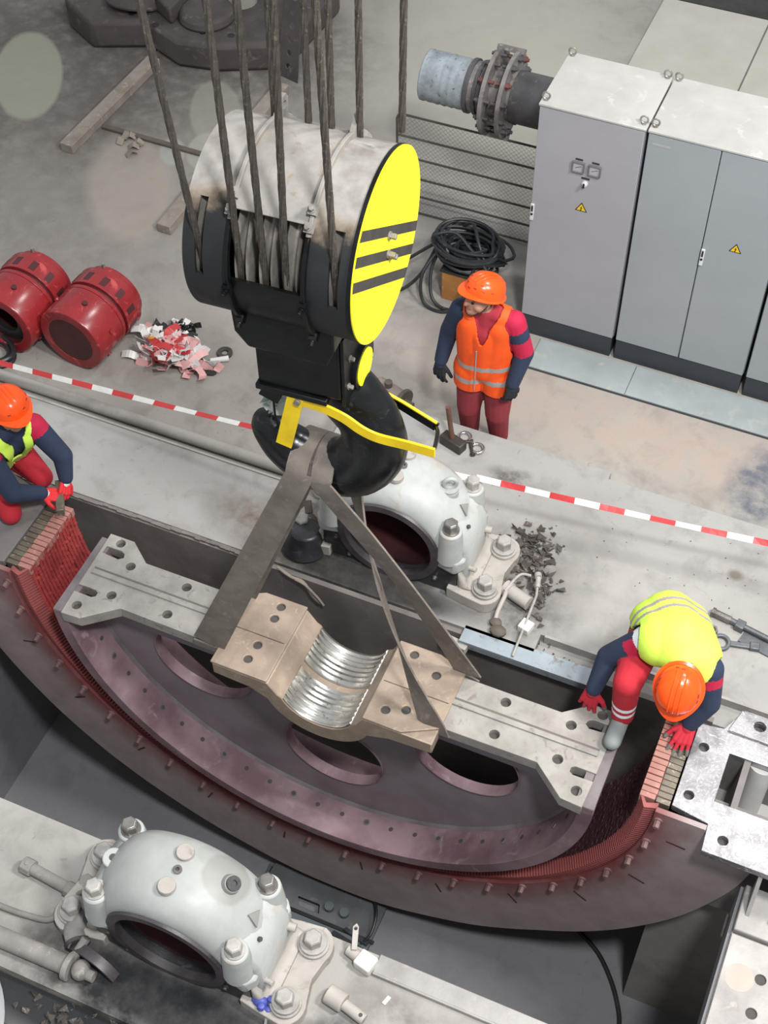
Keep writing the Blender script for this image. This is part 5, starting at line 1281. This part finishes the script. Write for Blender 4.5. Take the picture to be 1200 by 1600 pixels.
# pit: dark brush box on the wall, hose, handle, clip
dirty('pit_sheet', '#5b5c5e', '#4a4b4e', 4, 0.6, c3='#666462'); dirty('pit_sheet_blue', '#5a6265', '#505a5d', 4, 0.55)
CAM_SCALE = (1.201, -1.648)  # box enlarged about the camera position until it lies on the pit floor
px_ = thing('sheet_box', 'dark grey sheet metal box with a slotted lid in the pit by the near bearing', 'box', (-2.05, 3.3, -1.08))
link('lid', MB().prism([(-2.50, 2.92), (-1.62, 2.92), (-1.62, 3.64), (-2.44, 3.62)], [[(-2.17, 3.36), (-2.02, 3.36), (-2.04, 3.42), (-2.2, 3.42)]], XY(-1.0), -0.02, 0.0), 'pit_sheet', parent=px_, bevel=0.004)
link('side', MB().box(-2.48, -1.63, 3.55, 3.57, -1.08, -1.022).box(-1.65, -1.63, 2.92, 3.55, -1.08, -1.022).box(-2.48, -2.46, 2.92, 3.55, -1.08, -1.022), 'pit_sheet', parent=px_)
link('front_strip', MB().box(-2.5, -1.62, 2.92, 3.30, -0.998, -0.985), 'pit_sheet_blue', parent=px_, bevel=0.006)
link('seam', MB().box(-2.5, -1.6, 3.302, 3.325, -0.998, -0.985), 'hose_black', parent=px_)
for x in (-1.97, -1.86): link('knob', MB().cyl((x, 3.42, -1.0), (x, 3.42, -0.96), 0.032, n=14), 'pit_sheet_blue', parent=px_)
link('hinge', MB().obox((-1.72, 3.30, -0.97), (0.09, -0.02, 0), (0.004, 0.012, 0), (0, 0, 0.014)), 'oily_black', parent=px_)
link('hinge', MB().obox((-1.75, 3.24, -0.95), (0.12, -0.02, 0), (0.004, 0.014, 0), (0, 0, 0.012)), 'oily_black', parent=px_)
link('cable', MB().tube(smooth_path([(-1.98, 3.63, -1.0), (-1.78, 3.62, -0.95), (-1.66, 3.5, -0.9), (-1.63, 3.35, -0.93), (-1.67, 3.27, -0.97)], 6), 0.009, n=8), 'hose_black', parent=px_)
CAM_SCALE = (1.0, 0.0)
link('pit_hose', MB().tube(smooth_path([(-0.52, 4.76, -2.935), (-0.44, 4.73, -2.935), (-0.27, 4.63, -2.935), (-0.12, 4.47, -2.935), (-0.01, 4.3, -2.935), (0.05, 4.15, -2.935), (0.08, 3.9, -2.935)], 6), 0.018, n=10), 'hose_black', label='thin black hose curving over the dark pit floor', cat='hose')
link('bent_rod', MB().tube([(0.04, 4.74, -2.938), (0.035, 4.63, -2.938), (0.06, 4.59, -2.938), (0.25, 4.575, -2.938)], 0.014, n=8), 'hose_black', label='bent dark rod lying on the pit floor near the soleplate', cat='rod')
link('welding_rod', MB().cyl((0.446, 4.08, -0.30), (0.446, 3.93, -0.30), 0.009, n=8), 'bolt_grey', label='short pale rod clipped to the pit wall under the scraped plate', cat='rod')

# ================================================================== people
CAM_SCALE = (1.0, 0.0)
plain('navy_cloth', '#27324a', 0.85); plain('red_cloth', '#a52c3a', 0.85); plain('crimson_patch', '#b9173f', 0.8); plain('red_trousers', '#8a2f37', 0.85)
plain('bright_trousers', '#b5202f', 0.85)
plain('skin', '#c08d76', 0.55); plain('hair_dark', '#2a211c', 0.8); plain('lip', '#97564d', 0.5); plain('eye_dark', '#1d1713', 0.3)
plain('hivis_orange', '#ff5a14', 0.7); plain('hivis_lime', '#d6f85a', 0.7); plain('reflective', '#a7a09b', 0.4); plain('reflective_white', '#e6ecee', 0.4)
plain('helmet_orange', '#ff5510', 0.25); plain('helmet_vent', '#8e2c0a', 0.6); plain('glove_black', '#1e2126', 0.8); plain('glove_red', '#b71f31', 0.8); plain('glove_bright', '#d52a2f', 0.8)
plain('glove_grip', '#6f6a63', 0.9); plain('boot_grey', '#868d8b', 0.7); plain('boot_dark', '#2d2e31', 0.7); plain('strap_dark', '#2a2421', 0.7)


def capsule(b, p0, r0, p1, r1, m=0, n=14):
    p0, p1 = V(p0), V(p1); d = p1 - p0; L = d.length
    if L < 1e-6: return b.ball(p0, r0, n, m)
    prof = [(max(1e-5, r0 * math.sin(R(a))), -r0 * math.cos(R(a))) for a in range(0, 91, 18)] + [(max(1e-5, r1 * math.cos(R(a))), L + r1 * math.sin(R(a))) for a in range(0, 91, 18)]
    return b.lathe(prof, p0, d, d.orthogonal(), n=n, m=m)


def fuse(prims, voxel, smooth=5):
    """one continuous skin over overlapping tapered limbs"""
    b = MB()
    for p0, r0, p1, r1, t in prims: capsule(b, p0, r0, p1, r1)
    me = bpy.data.meshes.new('tmp'); me.from_pydata(b.v, [], b.f); finish(me)
    o = bpy.data.objects.new('tmp', me); COL.objects.link(o)
    md = o.modifiers.new('r', 'REMESH'); md.mode = 'VOXEL'; md.voxel_size = voxel; md.adaptivity = 0
    md = o.modifiers.new('s', 'SMOOTH'); md.factor = 0.5; md.iterations = smooth
    dg = bpy.context.evaluated_depsgraph_get(); dg.update()
    me2 = bpy.data.meshes.new_from_object(o.evaluated_get(dg))
    bpy.data.objects.remove(o); bpy.data.meshes.remove(me)
    vs_ = [v.co.copy() for v in me2.vertices]; fs = [tuple(p.vertices) for p in me2.polygons]
    bpy.data.meshes.remove(me2)
    return vs_, fs


def nearest(prims, c):
    best = (1e9, None, 0)
    for p0, r0, p1, r1, t in prims:
        d = p1 - p0; L2 = d.length_squared
        q = 0 if L2 < 1e-9 else max(0, min(1, (c - p0).dot(d) / L2))
        e = (c - (p0 + d * q)).length - (r0 + (r1 - r0) * q)
        if e < best[0]: best = (e, t, q)
    return best


def skin_obj(name, prims, voxel, mats, pick, parent, smooth=5, label=None):
    prims = [(V(a), r0, V(c), r1, t) for a, r0, c, r1, t in prims]
    vs_, fs = fuse(prims, voxel, smooth); b = MB(); b.v = vs_; b.f = [list(f) for f in fs]; info = []
    for f in fs:
        c = sum((vs_[i] for i in f), V()) / len(f); e, t, q = nearest(prims, c); info.append((t, q, c)); b.m.append(pick(t, q, c))
    o = link(name, b, mats, parent=parent, angle=180, raw=True, label=label)
    o.data.polygons.foreach_set('use_smooth', [True] * len(o.data.polygons))
    return o, vs_, fs, info


def vest(parent, vs_, fs, info, keep, mats, pick, label, off=0.016):
    vn = [V() for _ in vs_]
    for f in fs:
        nn = (vs_[f[1]] - vs_[f[0]]).cross(vs_[f[2]] - vs_[f[0]])
        for i in f: vn[i] += nn
    sel = [k_ for k_, f in enumerate(fs) if keep(*info[k_])]
    ids = {}; b = MB()
    for k_ in sel:
        ff = []
        for i in fs[k_]:
            if i not in ids: ids[i] = len(b.v); b.v.append(vs_[i] + vn[i].normalized() * off)
            ff.append(ids[i])
        b.f.append(ff); b.m.append(pick(*info[k_]))
    o = link('safety_vest', b, mats, parent=parent, raw=True, label=label)
    o.data.polygons.foreach_set('use_smooth', [True] * len(o.data.polygons))
    md = o.modifiers.new('s', 'SMOOTH'); md.factor = 0.5; md.iterations = 9
    md = o.modifiers.new('t', 'SOLIDIFY'); md.thickness = 0.014; md.offset = -1
    return o


def head_prims(c, f, u):
    c, f, u = V(c), V(f).normalized(), V(u); u = (u - f * u.dot(f)).normalized(); s = f.cross(u)
    return [(c + u * 0.025 - f * 0.012, 0.094, c + u * 0.02 + f * 0.012, 0.088, 'head'), (c + f * 0.028 + u * 0.0, 0.076, c + f * 0.048 - u * 0.082, 0.046, 'head'),
            (c + f * 0.05 - u * 0.09, 0.04, c + f * 0.068 - u * 0.098, 0.028, 'head'), (c + f * 0.098 + u * 0.008, 0.011, c + f * 0.118 - u * 0.03, 0.017, 'head'),
            (c + f * 0.083 + s * 0.04 + u * 0.026, 0.016, c + f * 0.083 - s * 0.04 + u * 0.026, 0.016, 'head'),
            (c + s * 0.052 + f * 0.05 - u * 0.03, 0.034, c + s * 0.05 + f * 0.03 - u * 0.05, 0.034, 'head'), (c - s * 0.052 + f * 0.05 - u * 0.03, 0.034, c - s * 0.05 + f * 0.03 - u * 0.05, 0.034, 'head'),
            (c + s * 0.093 + u * 0.01, 0.02, c + s * 0.09 - u * 0.025, 0.015, 'head'), (c - s * 0.093 + u * 0.01, 0.02, c - s * 0.09 - u * 0.025, 0.015, 'head')], (c, f, u, s)


def face(parent, fr):
    c, f, u, s = fr
    for q in (-1, 1):
        link('eye', MB().ball(c + f * 0.087 + s * q * 0.034 - u * 0.002, 0.0125, 10), 'eye_dark', parent=parent)
        link('eyebrow', MB().tube([c + f * 0.096 + s * q * 0.016 + u * 0.02, c + f * 0.098 + s * q * 0.034 + u * 0.025, c + f * 0.085 + s * q * 0.052 + u * 0.019], 0.005, n=6), 'hair_dark', parent=parent)
    link('mouth', MB().tube([c + f * 0.082 + s * 0.026 - u * 0.066, c + f * 0.097 - u * 0.064, c + f * 0.082 - s * 0.026 - u * 0.066], 0.0065, n=6), 'lip', parent=parent)


def helmet(parent, fr, tilt=0.0, vents=()):
    c, f, u, s = fr
    if tilt: q = Quaternion(s, R(tilt)); f, u = q @ f, q @ u
    O = c + u * 0.045 - f * 0.006
    prof = [(0.118, -0.004), (0.150, 0.0), (0.152, 0.005), (0.136, 0.012), (0.133, 0.045), (0.122, 0.083), (0.097, 0.115), (0.06, 0.135), (0.025, 0.1425), (0.0005, 0.144)]
    b = MB(); n = 48; P = len(prof); vs_ = []
    for i in range(n):
        a = 2 * math.pi * i / n; ca, sa = math.cos(a), math.sin(a)
        for r_, h in prof:
            k_ = 1.0
            if 0.14 < r_ and h < 0.02: k_ = 1 + 0.26 * max(0, ca) ** 3
            hh = h - (0.012 * max(0, ca) ** 3 if r_ > 0.14 else 0)
            vs_.append(O + f * (r_ * ca * 1.12 * k_) + s * (r_ * sa) + u * hh)
    fs = [(i * P + k_, ((i + 1) % n) * P + k_, ((i + 1) % n) * P + k_ + 1, i * P + k_ + 1) for i in range(n) for k_ in range(P - 1)]
    hm_ = link('helmet', b.add(vs_, fs), 'helmet_orange', parent=parent, angle=50)

    def on(a, h):
        rr_ = 0.0
        for (r0, h0), (r1, h1) in zip(prof[3:], prof[4:]):
            if h0 <= h <= h1: rr_ = r0 + (r1 - r0) * (h - h0) / (h1 - h0)
        return O + f * (rr_ * math.cos(a) * 1.12) + s * (rr_ * math.sin(a)) + u * h
    for off in (-0.030, 0.0, 0.030):
        pts_ = []
        for q in range(-60, 61, 8):
            x = math.sin(R(q)) * 0.14; pts_.append(O + f * x * 1.05 + s * off + u * (0.1455 * math.sqrt(max(0.05, 1 - (x / 0.156) ** 2 - (off / 0.15) ** 2)) - 0.0))
        link('ridge', MB().tube(pts_, 0.0065, n=8), 'helmet_orange', parent=hm_)
    for a_, h in vents:
        p = on(R(a_), h); nn = (p - O + u * 0.02).normalized(); t_ = nn.cross(u).normalized()
        link('vent', MB().obox(p, nn * 0.002, t_ * 0.011, nn.cross(t_) * 0.004), 'helmet_vent', parent=hm_)
    link('chin_strap', MB().tube(smooth_path([c + s * 0.106 + u * 0.04, c + s * 0.096 + f * 0.02 - u * 0.04, c + s * 0.055 + f * 0.05 - u * 0.115, c + f * 0.065 - u * 0.135,
                                              c - s * 0.055 + f * 0.05 - u * 0.115, c - s * 0.096 + f * 0.02 - u * 0.04, c - s * 0.106 + u * 0.04], 4), 0.004, n=6), 'strap_dark', parent=hm_)
    return hm_


def glove(parent, wrist, d, nrm, side, curl, mats, label, spread=0.10, k=1.08, thumb=(0.62, 0.72, -0.25), cuff=None):
    """palm, four unequal bent fingers and a thumb; nrm is the back of the hand"""
    w = V(wrist); d = V(d).normalized(); nn = V(nrm); nn = (nn - d * nn.dot(d)).normalized(); s = d.cross(nn) * side
    pr = []
    for i in range(4):
        b0 = w + d * 0.012 * k + s * (0.021 - 0.014 * i) * k; kn = w + d * (0.092 - 0.006 * abs(i - 1)) * k + s * (0.034 - 0.0225 * i) * k
        pr.append((b0, 0.017 * k, kn, 0.0135 * k, 'palm'))
        L = (0.072, 0.080, 0.074, 0.058)[i] * k; p = kn; a = 0; rr_ = 0.0105 * k; c_ = curl[i] if isinstance(curl, (list, tuple)) else curl
        fan = s * (spread * (1.5 - i))
        for seg, (fr_, ca) in enumerate(((0.45, 0.8), (0.31, 1.1), (0.24, 0.7))):
            a += R(c_ * ca); dd_ = ((d + fan).normalized() * math.cos(a) - nn * math.sin(a)).normalized(); q = p + dd_ * L * fr_
            pr.append((p, rr_, q, rr_ * 0.94, 'finger' if seg == 0 else 'tip')); p = q; rr_ *= 0.94
    p = w + d * 0.022 * k + s * 0.026 * k; t1 = (d * thumb[0] + s * thumb[1] + nn * thumb[2]).normalized(); q = p + t1 * 0.044 * k; pr.append((p, 0.0165 * k, q, 0.0135 * k, 'palm'))
    t2 = (t1 * 0.75 + d * 0.55 - nn * 0.2).normalized(); e = q + t2 * 0.03 * k; pr.append((q, 0.0125 * k, e, 0.0115 * k, 'finger')); t3 = (t2 + d * 0.3 - nn * 0.25).normalized(); pr.append((e, 0.0115 * k, e + t3 * 0.022 * k, 0.0105 * k, 'tip'))
    pr.append((w - d * 0.035, 0.034 * k, w + d * 0.02, 0.030 * k, 'cuff'))
    g_, *_ = skin_obj('glove', pr, 0.0042, mats, lambda t, q, c: {'palm': 0, 'finger': 0, 'tip': 1, 'cuff': 2}[t], parent, smooth=3, label=label)
    return g_


def boot(parent, ankle, toe, mats, k=1.0):
    a, t = V(ankle), V(toe); d = t - a; d.z = 0; d.normalize(); zb = t.z
    pr = [(a + V((0, 0, 0.03)), 0.058, V((a.x, a.y, zb + 0.05)) - d * 0.02, 0.052, 'b'), (V((a.x, a.y, zb + 0.045)) - d * 0.03, 0.045, V((t.x, t.y, zb + 0.04)) - d * 0.05, 0.047, 'b'),
          (V((t.x, t.y, zb + 0.038)) - d * 0.06, 0.044, V((t.x, t.y, zb + 0.035)) - d * 0.04, 0.036, 'b')]
    pr = [(a_, r_ * k, b_, q_ * k, t_) for a_, r_, b_, q_, t_ in pr]
    skin_obj('boot', pr, 0.008, [mats], lambda *q: 0, parent, smooth=3)


def body_prims(J, k=1.0, tw=1.0, baggy=1.0):
    P = lambda a, ra, b_, rb, t: (J[a], ra, J[b_], rb, t)
    L = lambda a, b_, t: V(J[a]).lerp(V(J[b_]), t)
    pel, che, nec = V(J['pelvis']), V(J['chest']), V(J['neck'])
    hl, hr, sl, sr = V(J['hip_l']), V(J['hip_r']), V(J['sh_l']), V(J['sh_r'])
    ml, mr = che.lerp(sl, 0.55), che.lerp(sr, 0.55)
    pr = [(pel, 0.135, che, 0.135, 'torso'), (pel.lerp(hl, 0.7), 0.125, ml, 0.115, 'torso'), (pel.lerp(hr, 0.7), 0.125, mr, 0.115, 'torso'),
          (ml, 0.11, che.lerp(sl, 0.78), 0.085, 'torso'), (mr, 0.11, che.lerp(sr, 0.78), 0.085, 'torso'), (che, 0.12, nec, 0.075, 'torso'),
          (nec.lerp(sl, 0.25), 0.07, sl, 0.072, 'torso'), (nec.lerp(sr, 0.25), 0.07, sr, 0.072, 'torso'), (nec, 0.058, J['head'], 0.055, 'neck')]
    for s in ('l', 'r'):
        pr += [P('sh_' + s, 0.088, 'el_' + s, 0.074, 'uarm_' + s), P('el_' + s, 0.073, 'wr_' + s, 0.054, 'farm_' + s),
               (V(J['hip_' + s]), 0.110 * baggy, V(J['kn_' + s]), 0.080 * baggy, 'thigh_' + s), P('kn_' + s, 0.078 * baggy, 'an_' + s, 0.062 * baggy, 'shin_' + s)]
    return [(V(a), r0 * k * (tw if t == 'torso' else 1), V(c), r1 * k * (tw if t == 'torso' else 1), t) for a, r0, c, r1, t in pr]


CLOTH = ['navy_cloth', 'red_trousers', 'skin', 'crimson_patch', 'reflective_white', 'red_cloth', 'bright_trousers']

# ---- the worker standing behind the slab, looking down to one side
J = dict(pelvis=(-2.335, 7.13, 0.53), chest=(-2.335, 7.11, 0.90), neck=(-2.345, 7.09, 1.09), head=(-2.365, 7.045, 1.22),
         hip_l=(-2.435, 7.12, 0.47), hip_r=(-2.235, 7.14, 0.47), sh_l=(-2.535, 7.09, 1.03), sh_r=(-2.145, 7.11, 1.035),
         el_l=(-2.63, 7.12, 0.76), el_r=(-2.05, 7.11, 0.76), wr_l=(-2.662, 7.05, 0.51), wr_r=(-2.085, 7.01, 0.53),
         kn_l=(-2.44, 7.09, 0.06), kn_r=(-2.215, 7.10, 0.06), an_l=(-2.44, 7.14, -0.24), an_r=(-2.205, 7.15, -0.24))
w1 = thing('person', 'person standing in an orange vest and red trousers, arms hanging, looking aside', 'person', (-2.33, 7.13, -0.35))
hp_, fr = head_prims((-2.375, 7.03, 1.25), (-0.62, -0.78, 0.2), (-0.05, 0.0, 1)); fr1 = fr
pr = body_prims(J, 0.97, 1.03, 1.22) + hp_


def pick1(t, q, c):
    if t in ('head', 'neck'): return 2
    if t.startswith('thigh') or t.startswith('shin'): return 1
    if t == 'torso': return 5 if c.z > 0.5 else 1
    if t.startswith('uarm'):
        if t.endswith('r'): return 3 if q < 0.22 else (0 if q < 0.52 else 3) if q < 0.98 else 0
        return 0
    return 0


bd, vs_, fs, info = skin_obj('body', pr, 0.0095, CLOTH, pick1, w1)


def keep1(t, q, c):
    if t not in ('torso', 'thigh_l', 'thigh_r') or not (0.33 < c.z < 1.13): return False
    if c.z > 0.86 and c.y < 7.09 and abs(c.x + 2.34 - 0.01) < (c.z - 0.84) * 0.34: return False
    return -2.60 < c.x < -2.08


def vp1(t, q, c):
    z = c.z - 0.02 * math.sin((c.x + 2.34) * 8)
    return 1 if (0.43 < z < 0.475) or (0.575 < z < 0.62) else 0


vest(w1, vs_, fs, info, keep1, ['hivis_orange', 'reflective'], vp1, 'orange high-visibility vest with two grey reflective bands', 0.02)
link('zip', MB().obox((-2.36, 6.955, 0.60), (0.003, 0, 0), (0, 0.004, 0), (0, 0, 0.20)), 'reflective', parent=w1)
face(w1, fr1)
helmet(w1, fr1, 12, [(20, 0.06), (-20, 0.06), (48, 0.065), (-48, 0.065), (75, 0.07), (-75, 0.07), (0, 0.04), (35, 0.095), (-35, 0.095)])
link('hair', MB().lathe([(0.092, -0.05), (0.1, 0.0), (0.098, 0.04)], fr1[0] + fr1[2] * 0.02, fr1[2], -fr1[1], -75, 75, 16), 'hair_dark', parent=w1)
GB = ['glove_black', 'glove_black', 'navy_cloth']
glove(w1, (-2.664, 7.045, 0.49), (-0.03, -0.16, -1), (-0.25, -0.95, 0.1), -1, 16, GB, 'black work glove', thumb=(0.7, 0.6, -0.3), k=1.22)
glove(w1, (-2.088, 7.005, 0.51), (0.0, -0.14, -1), (0.75, -0.6, 0), -1, 30, GB, 'black work glove', thumb=(0.7, 0.6, -0.3), k=1.22)
boot(w1, (-2.44, 7.15, -0.26), (-2.46, 7.0, -0.345), 'boot_dark'); boot(w1, (-2.205, 7.16, -0.26), (-2.19, 7.01, -0.345), 'boot_dark')

# ---- the worker bent over the core, one boot on the rotor beam
J = dict(pelvis=(-0.44, 5.26, 0.80), chest=(-0.335, 5.03, 0.93), neck=(-0.275, 4.92, 0.945), head=(-0.25, 4.83, 0.91),
         hip_l=(-0.31, 5.28, 0.74), hip_r=(-0.53, 5.21, 0.74), sh_l=(-0.115, 4.95, 0.89), sh_r=(-0.515, 5.0, 0.90),
         el_l=(-0.06, 4.885, 0.64), el_r=(-0.715, 4.97, 0.63), wr_l=(-0.125, 4.82, 0.455), wr_r=(-0.745, 4.845, 0.43),
         kn_l=(-0.13, 5.10, 0.45), kn_r=(-0.545, 4.79, 0.70), an_l=(-0.14, 5.42, 0.14), an_r=(-0.53, 4.775, 0.36))
w3 = thing('person', 'person in a lime vest bending over the core with one boot on the rotor beam', 'person', (-0.4, 5.1, 0.0))
hp_, fr = head_prims((-0.245, 4.765, 0.885), (0.05, -0.62, -0.78), (0.02, -0.66, 0.75))
pr = body_prims(J, 1.0, 1.22, 1.15) + hp_


def pick3(t, q, c):
    if t in ('head', 'neck'): return 2
    if t.startswith('shin') and (0.43 < c.z < 0.455 or 0.49 < c.z < 0.515): return 4
    if t.startswith('thigh') or t.startswith('shin'): return 6
    if t == 'torso': return 0 if (c - V(J3['pelvis'])).length > 0.2 else 6
    if t.startswith('uarm'): return 3 if 0.10 < q < 0.38 and c.y < (4.96 if t.endswith('r') else 4.93) else (4 if q <= 0.10 and t.endswith('r') else 0)
    return 0


J3 = J
bd, vs_, fs, info = skin_obj('body', pr, 0.0105, CLOTH, pick3, w3)
axd = (V(J['neck']) - V(J['pelvis'])).normalized()
vp3 = lambda t, q, c: 1 if (lambda s: 0.02 < s < 0.055 or 0.11 < s < 0.145)((c - V(J3['pelvis'])).dot(axd)) else 0
vest(w3, vs_, fs, info, lambda t, q, c: t == 'torso' and (c - V(J3['pelvis'])).dot(axd) > -0.08 and (c - V(J3['head'])).length > 0.10, ['hivis_lime', 'reflective'], vp3, 'lime high-visibility vest with grey reflective bands', 0.022)
helmet(w3, fr, 0, [(80, 0.08), (95, 0.085), (-80, 0.08), (-95, 0.085), (110, 0.08), (180, 0.07), (165, 0.06)])
face(w3, fr)
GR = ['glove_red', 'glove_grip', 'glove_red']
glove(w3, (-0.747, 4.84, 0.415), (-0.10, -0.30, -0.95), (-0.15, -0.95, 0.28), -1, [10, 12, 14, 18], GR, 'red glove with grey fingertips', spread=0.16, k=1.32)
glove(w3, (-0.128, 4.815, 0.44), (-0.10, -0.80, -0.50), (0.0, -0.5, 0.85), 1, [10, 10, 10, 12], GR, 'red glove with grey fingertips', spread=0.14, k=1.32)
boot(w3, (-0.53, 4.775, 0.37), (-0.535, 4.545, 0.278), 'boot_grey', 1.18); boot(w3, (-0.14, 5.43, 0.12), (-0.13, 5.30, -0.06), 'boot_grey')

# ---- the worker kneeling at the red core
J = dict(pelvis=(-5.15, 4.98, 0.64), chest=(-4.96, 4.87, 0.89), neck=(-4.895, 4.86, 1.05), head=(-4.86, 4.87, 1.13),
         hip_l=(-5.10, 5.06, 0.56), hip_r=(-5.14, 4.86, 0.56), sh_l=(-4.80, 5.00, 0.965), sh_r=(-4.95, 4.66, 0.965),
         el_l=(-4.64, 5.02, 0.70), el_r=(-4.80, 4.63, 0.66), wr_l=(-4.61, 4.96, 0.55), wr_r=(-4.70, 4.78, 0.54),
         kn_l=(-4.83, 4.97, 0.44), kn_r=(-4.87, 4.62, 0.42), an_l=(-5.22, 5.06, 0.40), an_r=(-5.22, 4.80, 0.40))
w2 = thing('person', 'person in a lime vest kneeling at the red core with a grey block in hand', 'person', (-5.0, 4.87, 0.33))
hp_, fr = head_prims((-4.865, 4.895, 1.175), (0.84, -0.44, -0.14), (0.15, -0.05, 0.95))
pr = body_prims(J, 0.97) + hp_
J2 = J


def pick2(t, q, c):
    if t in ('head', 'neck'): return 2
    if t.startswith('thigh') or t.startswith('shin'): return 6
    if t == 'torso': return 0
    if t.startswith('uarm'): return 3 if q < 0.2 else 0
    return 0


bd, vs_, fs, info = skin_obj('body', pr, 0.0105, CLOTH, pick2, w2)
axd2 = (V(J['neck']) - V(J['pelvis'])).normalized()
fw2 = V((0.9, -0.42, 0))
vest(w2, vs_, fs, info, lambda t, q, c: t == 'torso' and 0 < (c - V(J2['pelvis'])).dot(axd2) < 0.58 and abs((c - V(J2['neck'])).dot(V((0.42, 0.9, 0)))) < 0.175 and (c - V(J2['neck'])).length > 0.11 and not ((c - V(J2['chest'])).dot(fw2) > 0.03 and abs((c - V(J2['neck'])).dot(V((0.42, 0.9, 0)))) < 0.045),
     ['hivis_lime', 'reflective_white'], lambda t, q, c: 1 if 0.14 < (c - V(J2['pelvis'])).dot(axd2) < 0.19 else 0, 'lime high-visibility vest', 0.022)
helmet(w2, fr, 8, [(25, 0.06), (-25, 0.06), (55, 0.07), (-55, 0.07), (80, 0.06), (-80, 0.06)])
face(w2, fr)
GR2 = ['glove_bright', 'glove_bright', 'reflective_white']
glove(w2, (-4.612, 4.955, 0.535), (0.22, -0.72, -0.66), (0.75, 0.1, 0.55), -1, 34, GR2, 'bright red glove with a white cuff', k=1.12)
glove(w2, (-4.70, 4.785, 0.53), (0.62, 0.42, -0.30), (0.1, -0.3, 0.9), 1, 34, GR2, 'bright red glove with a white cuff', k=1.12)
boot(w2, (-5.24, 5.07, 0.40), (-5.42, 5.10, 0.335), 'boot_dark'); boot(w2, (-5.24, 4.80, 0.40), (-5.42, 4.78, 0.335), 'boot_dark')
link('spacer_block', MB().obox((-4.605, 4.845, 0.462), (0.075, -0.115, 0.0), (0.022, 0.014, 0.0), (0, 0, 0.03)), 'bare_core', label='grey steel block held in the red gloves of the kneeling worker', cat='block', bevel=0.004)
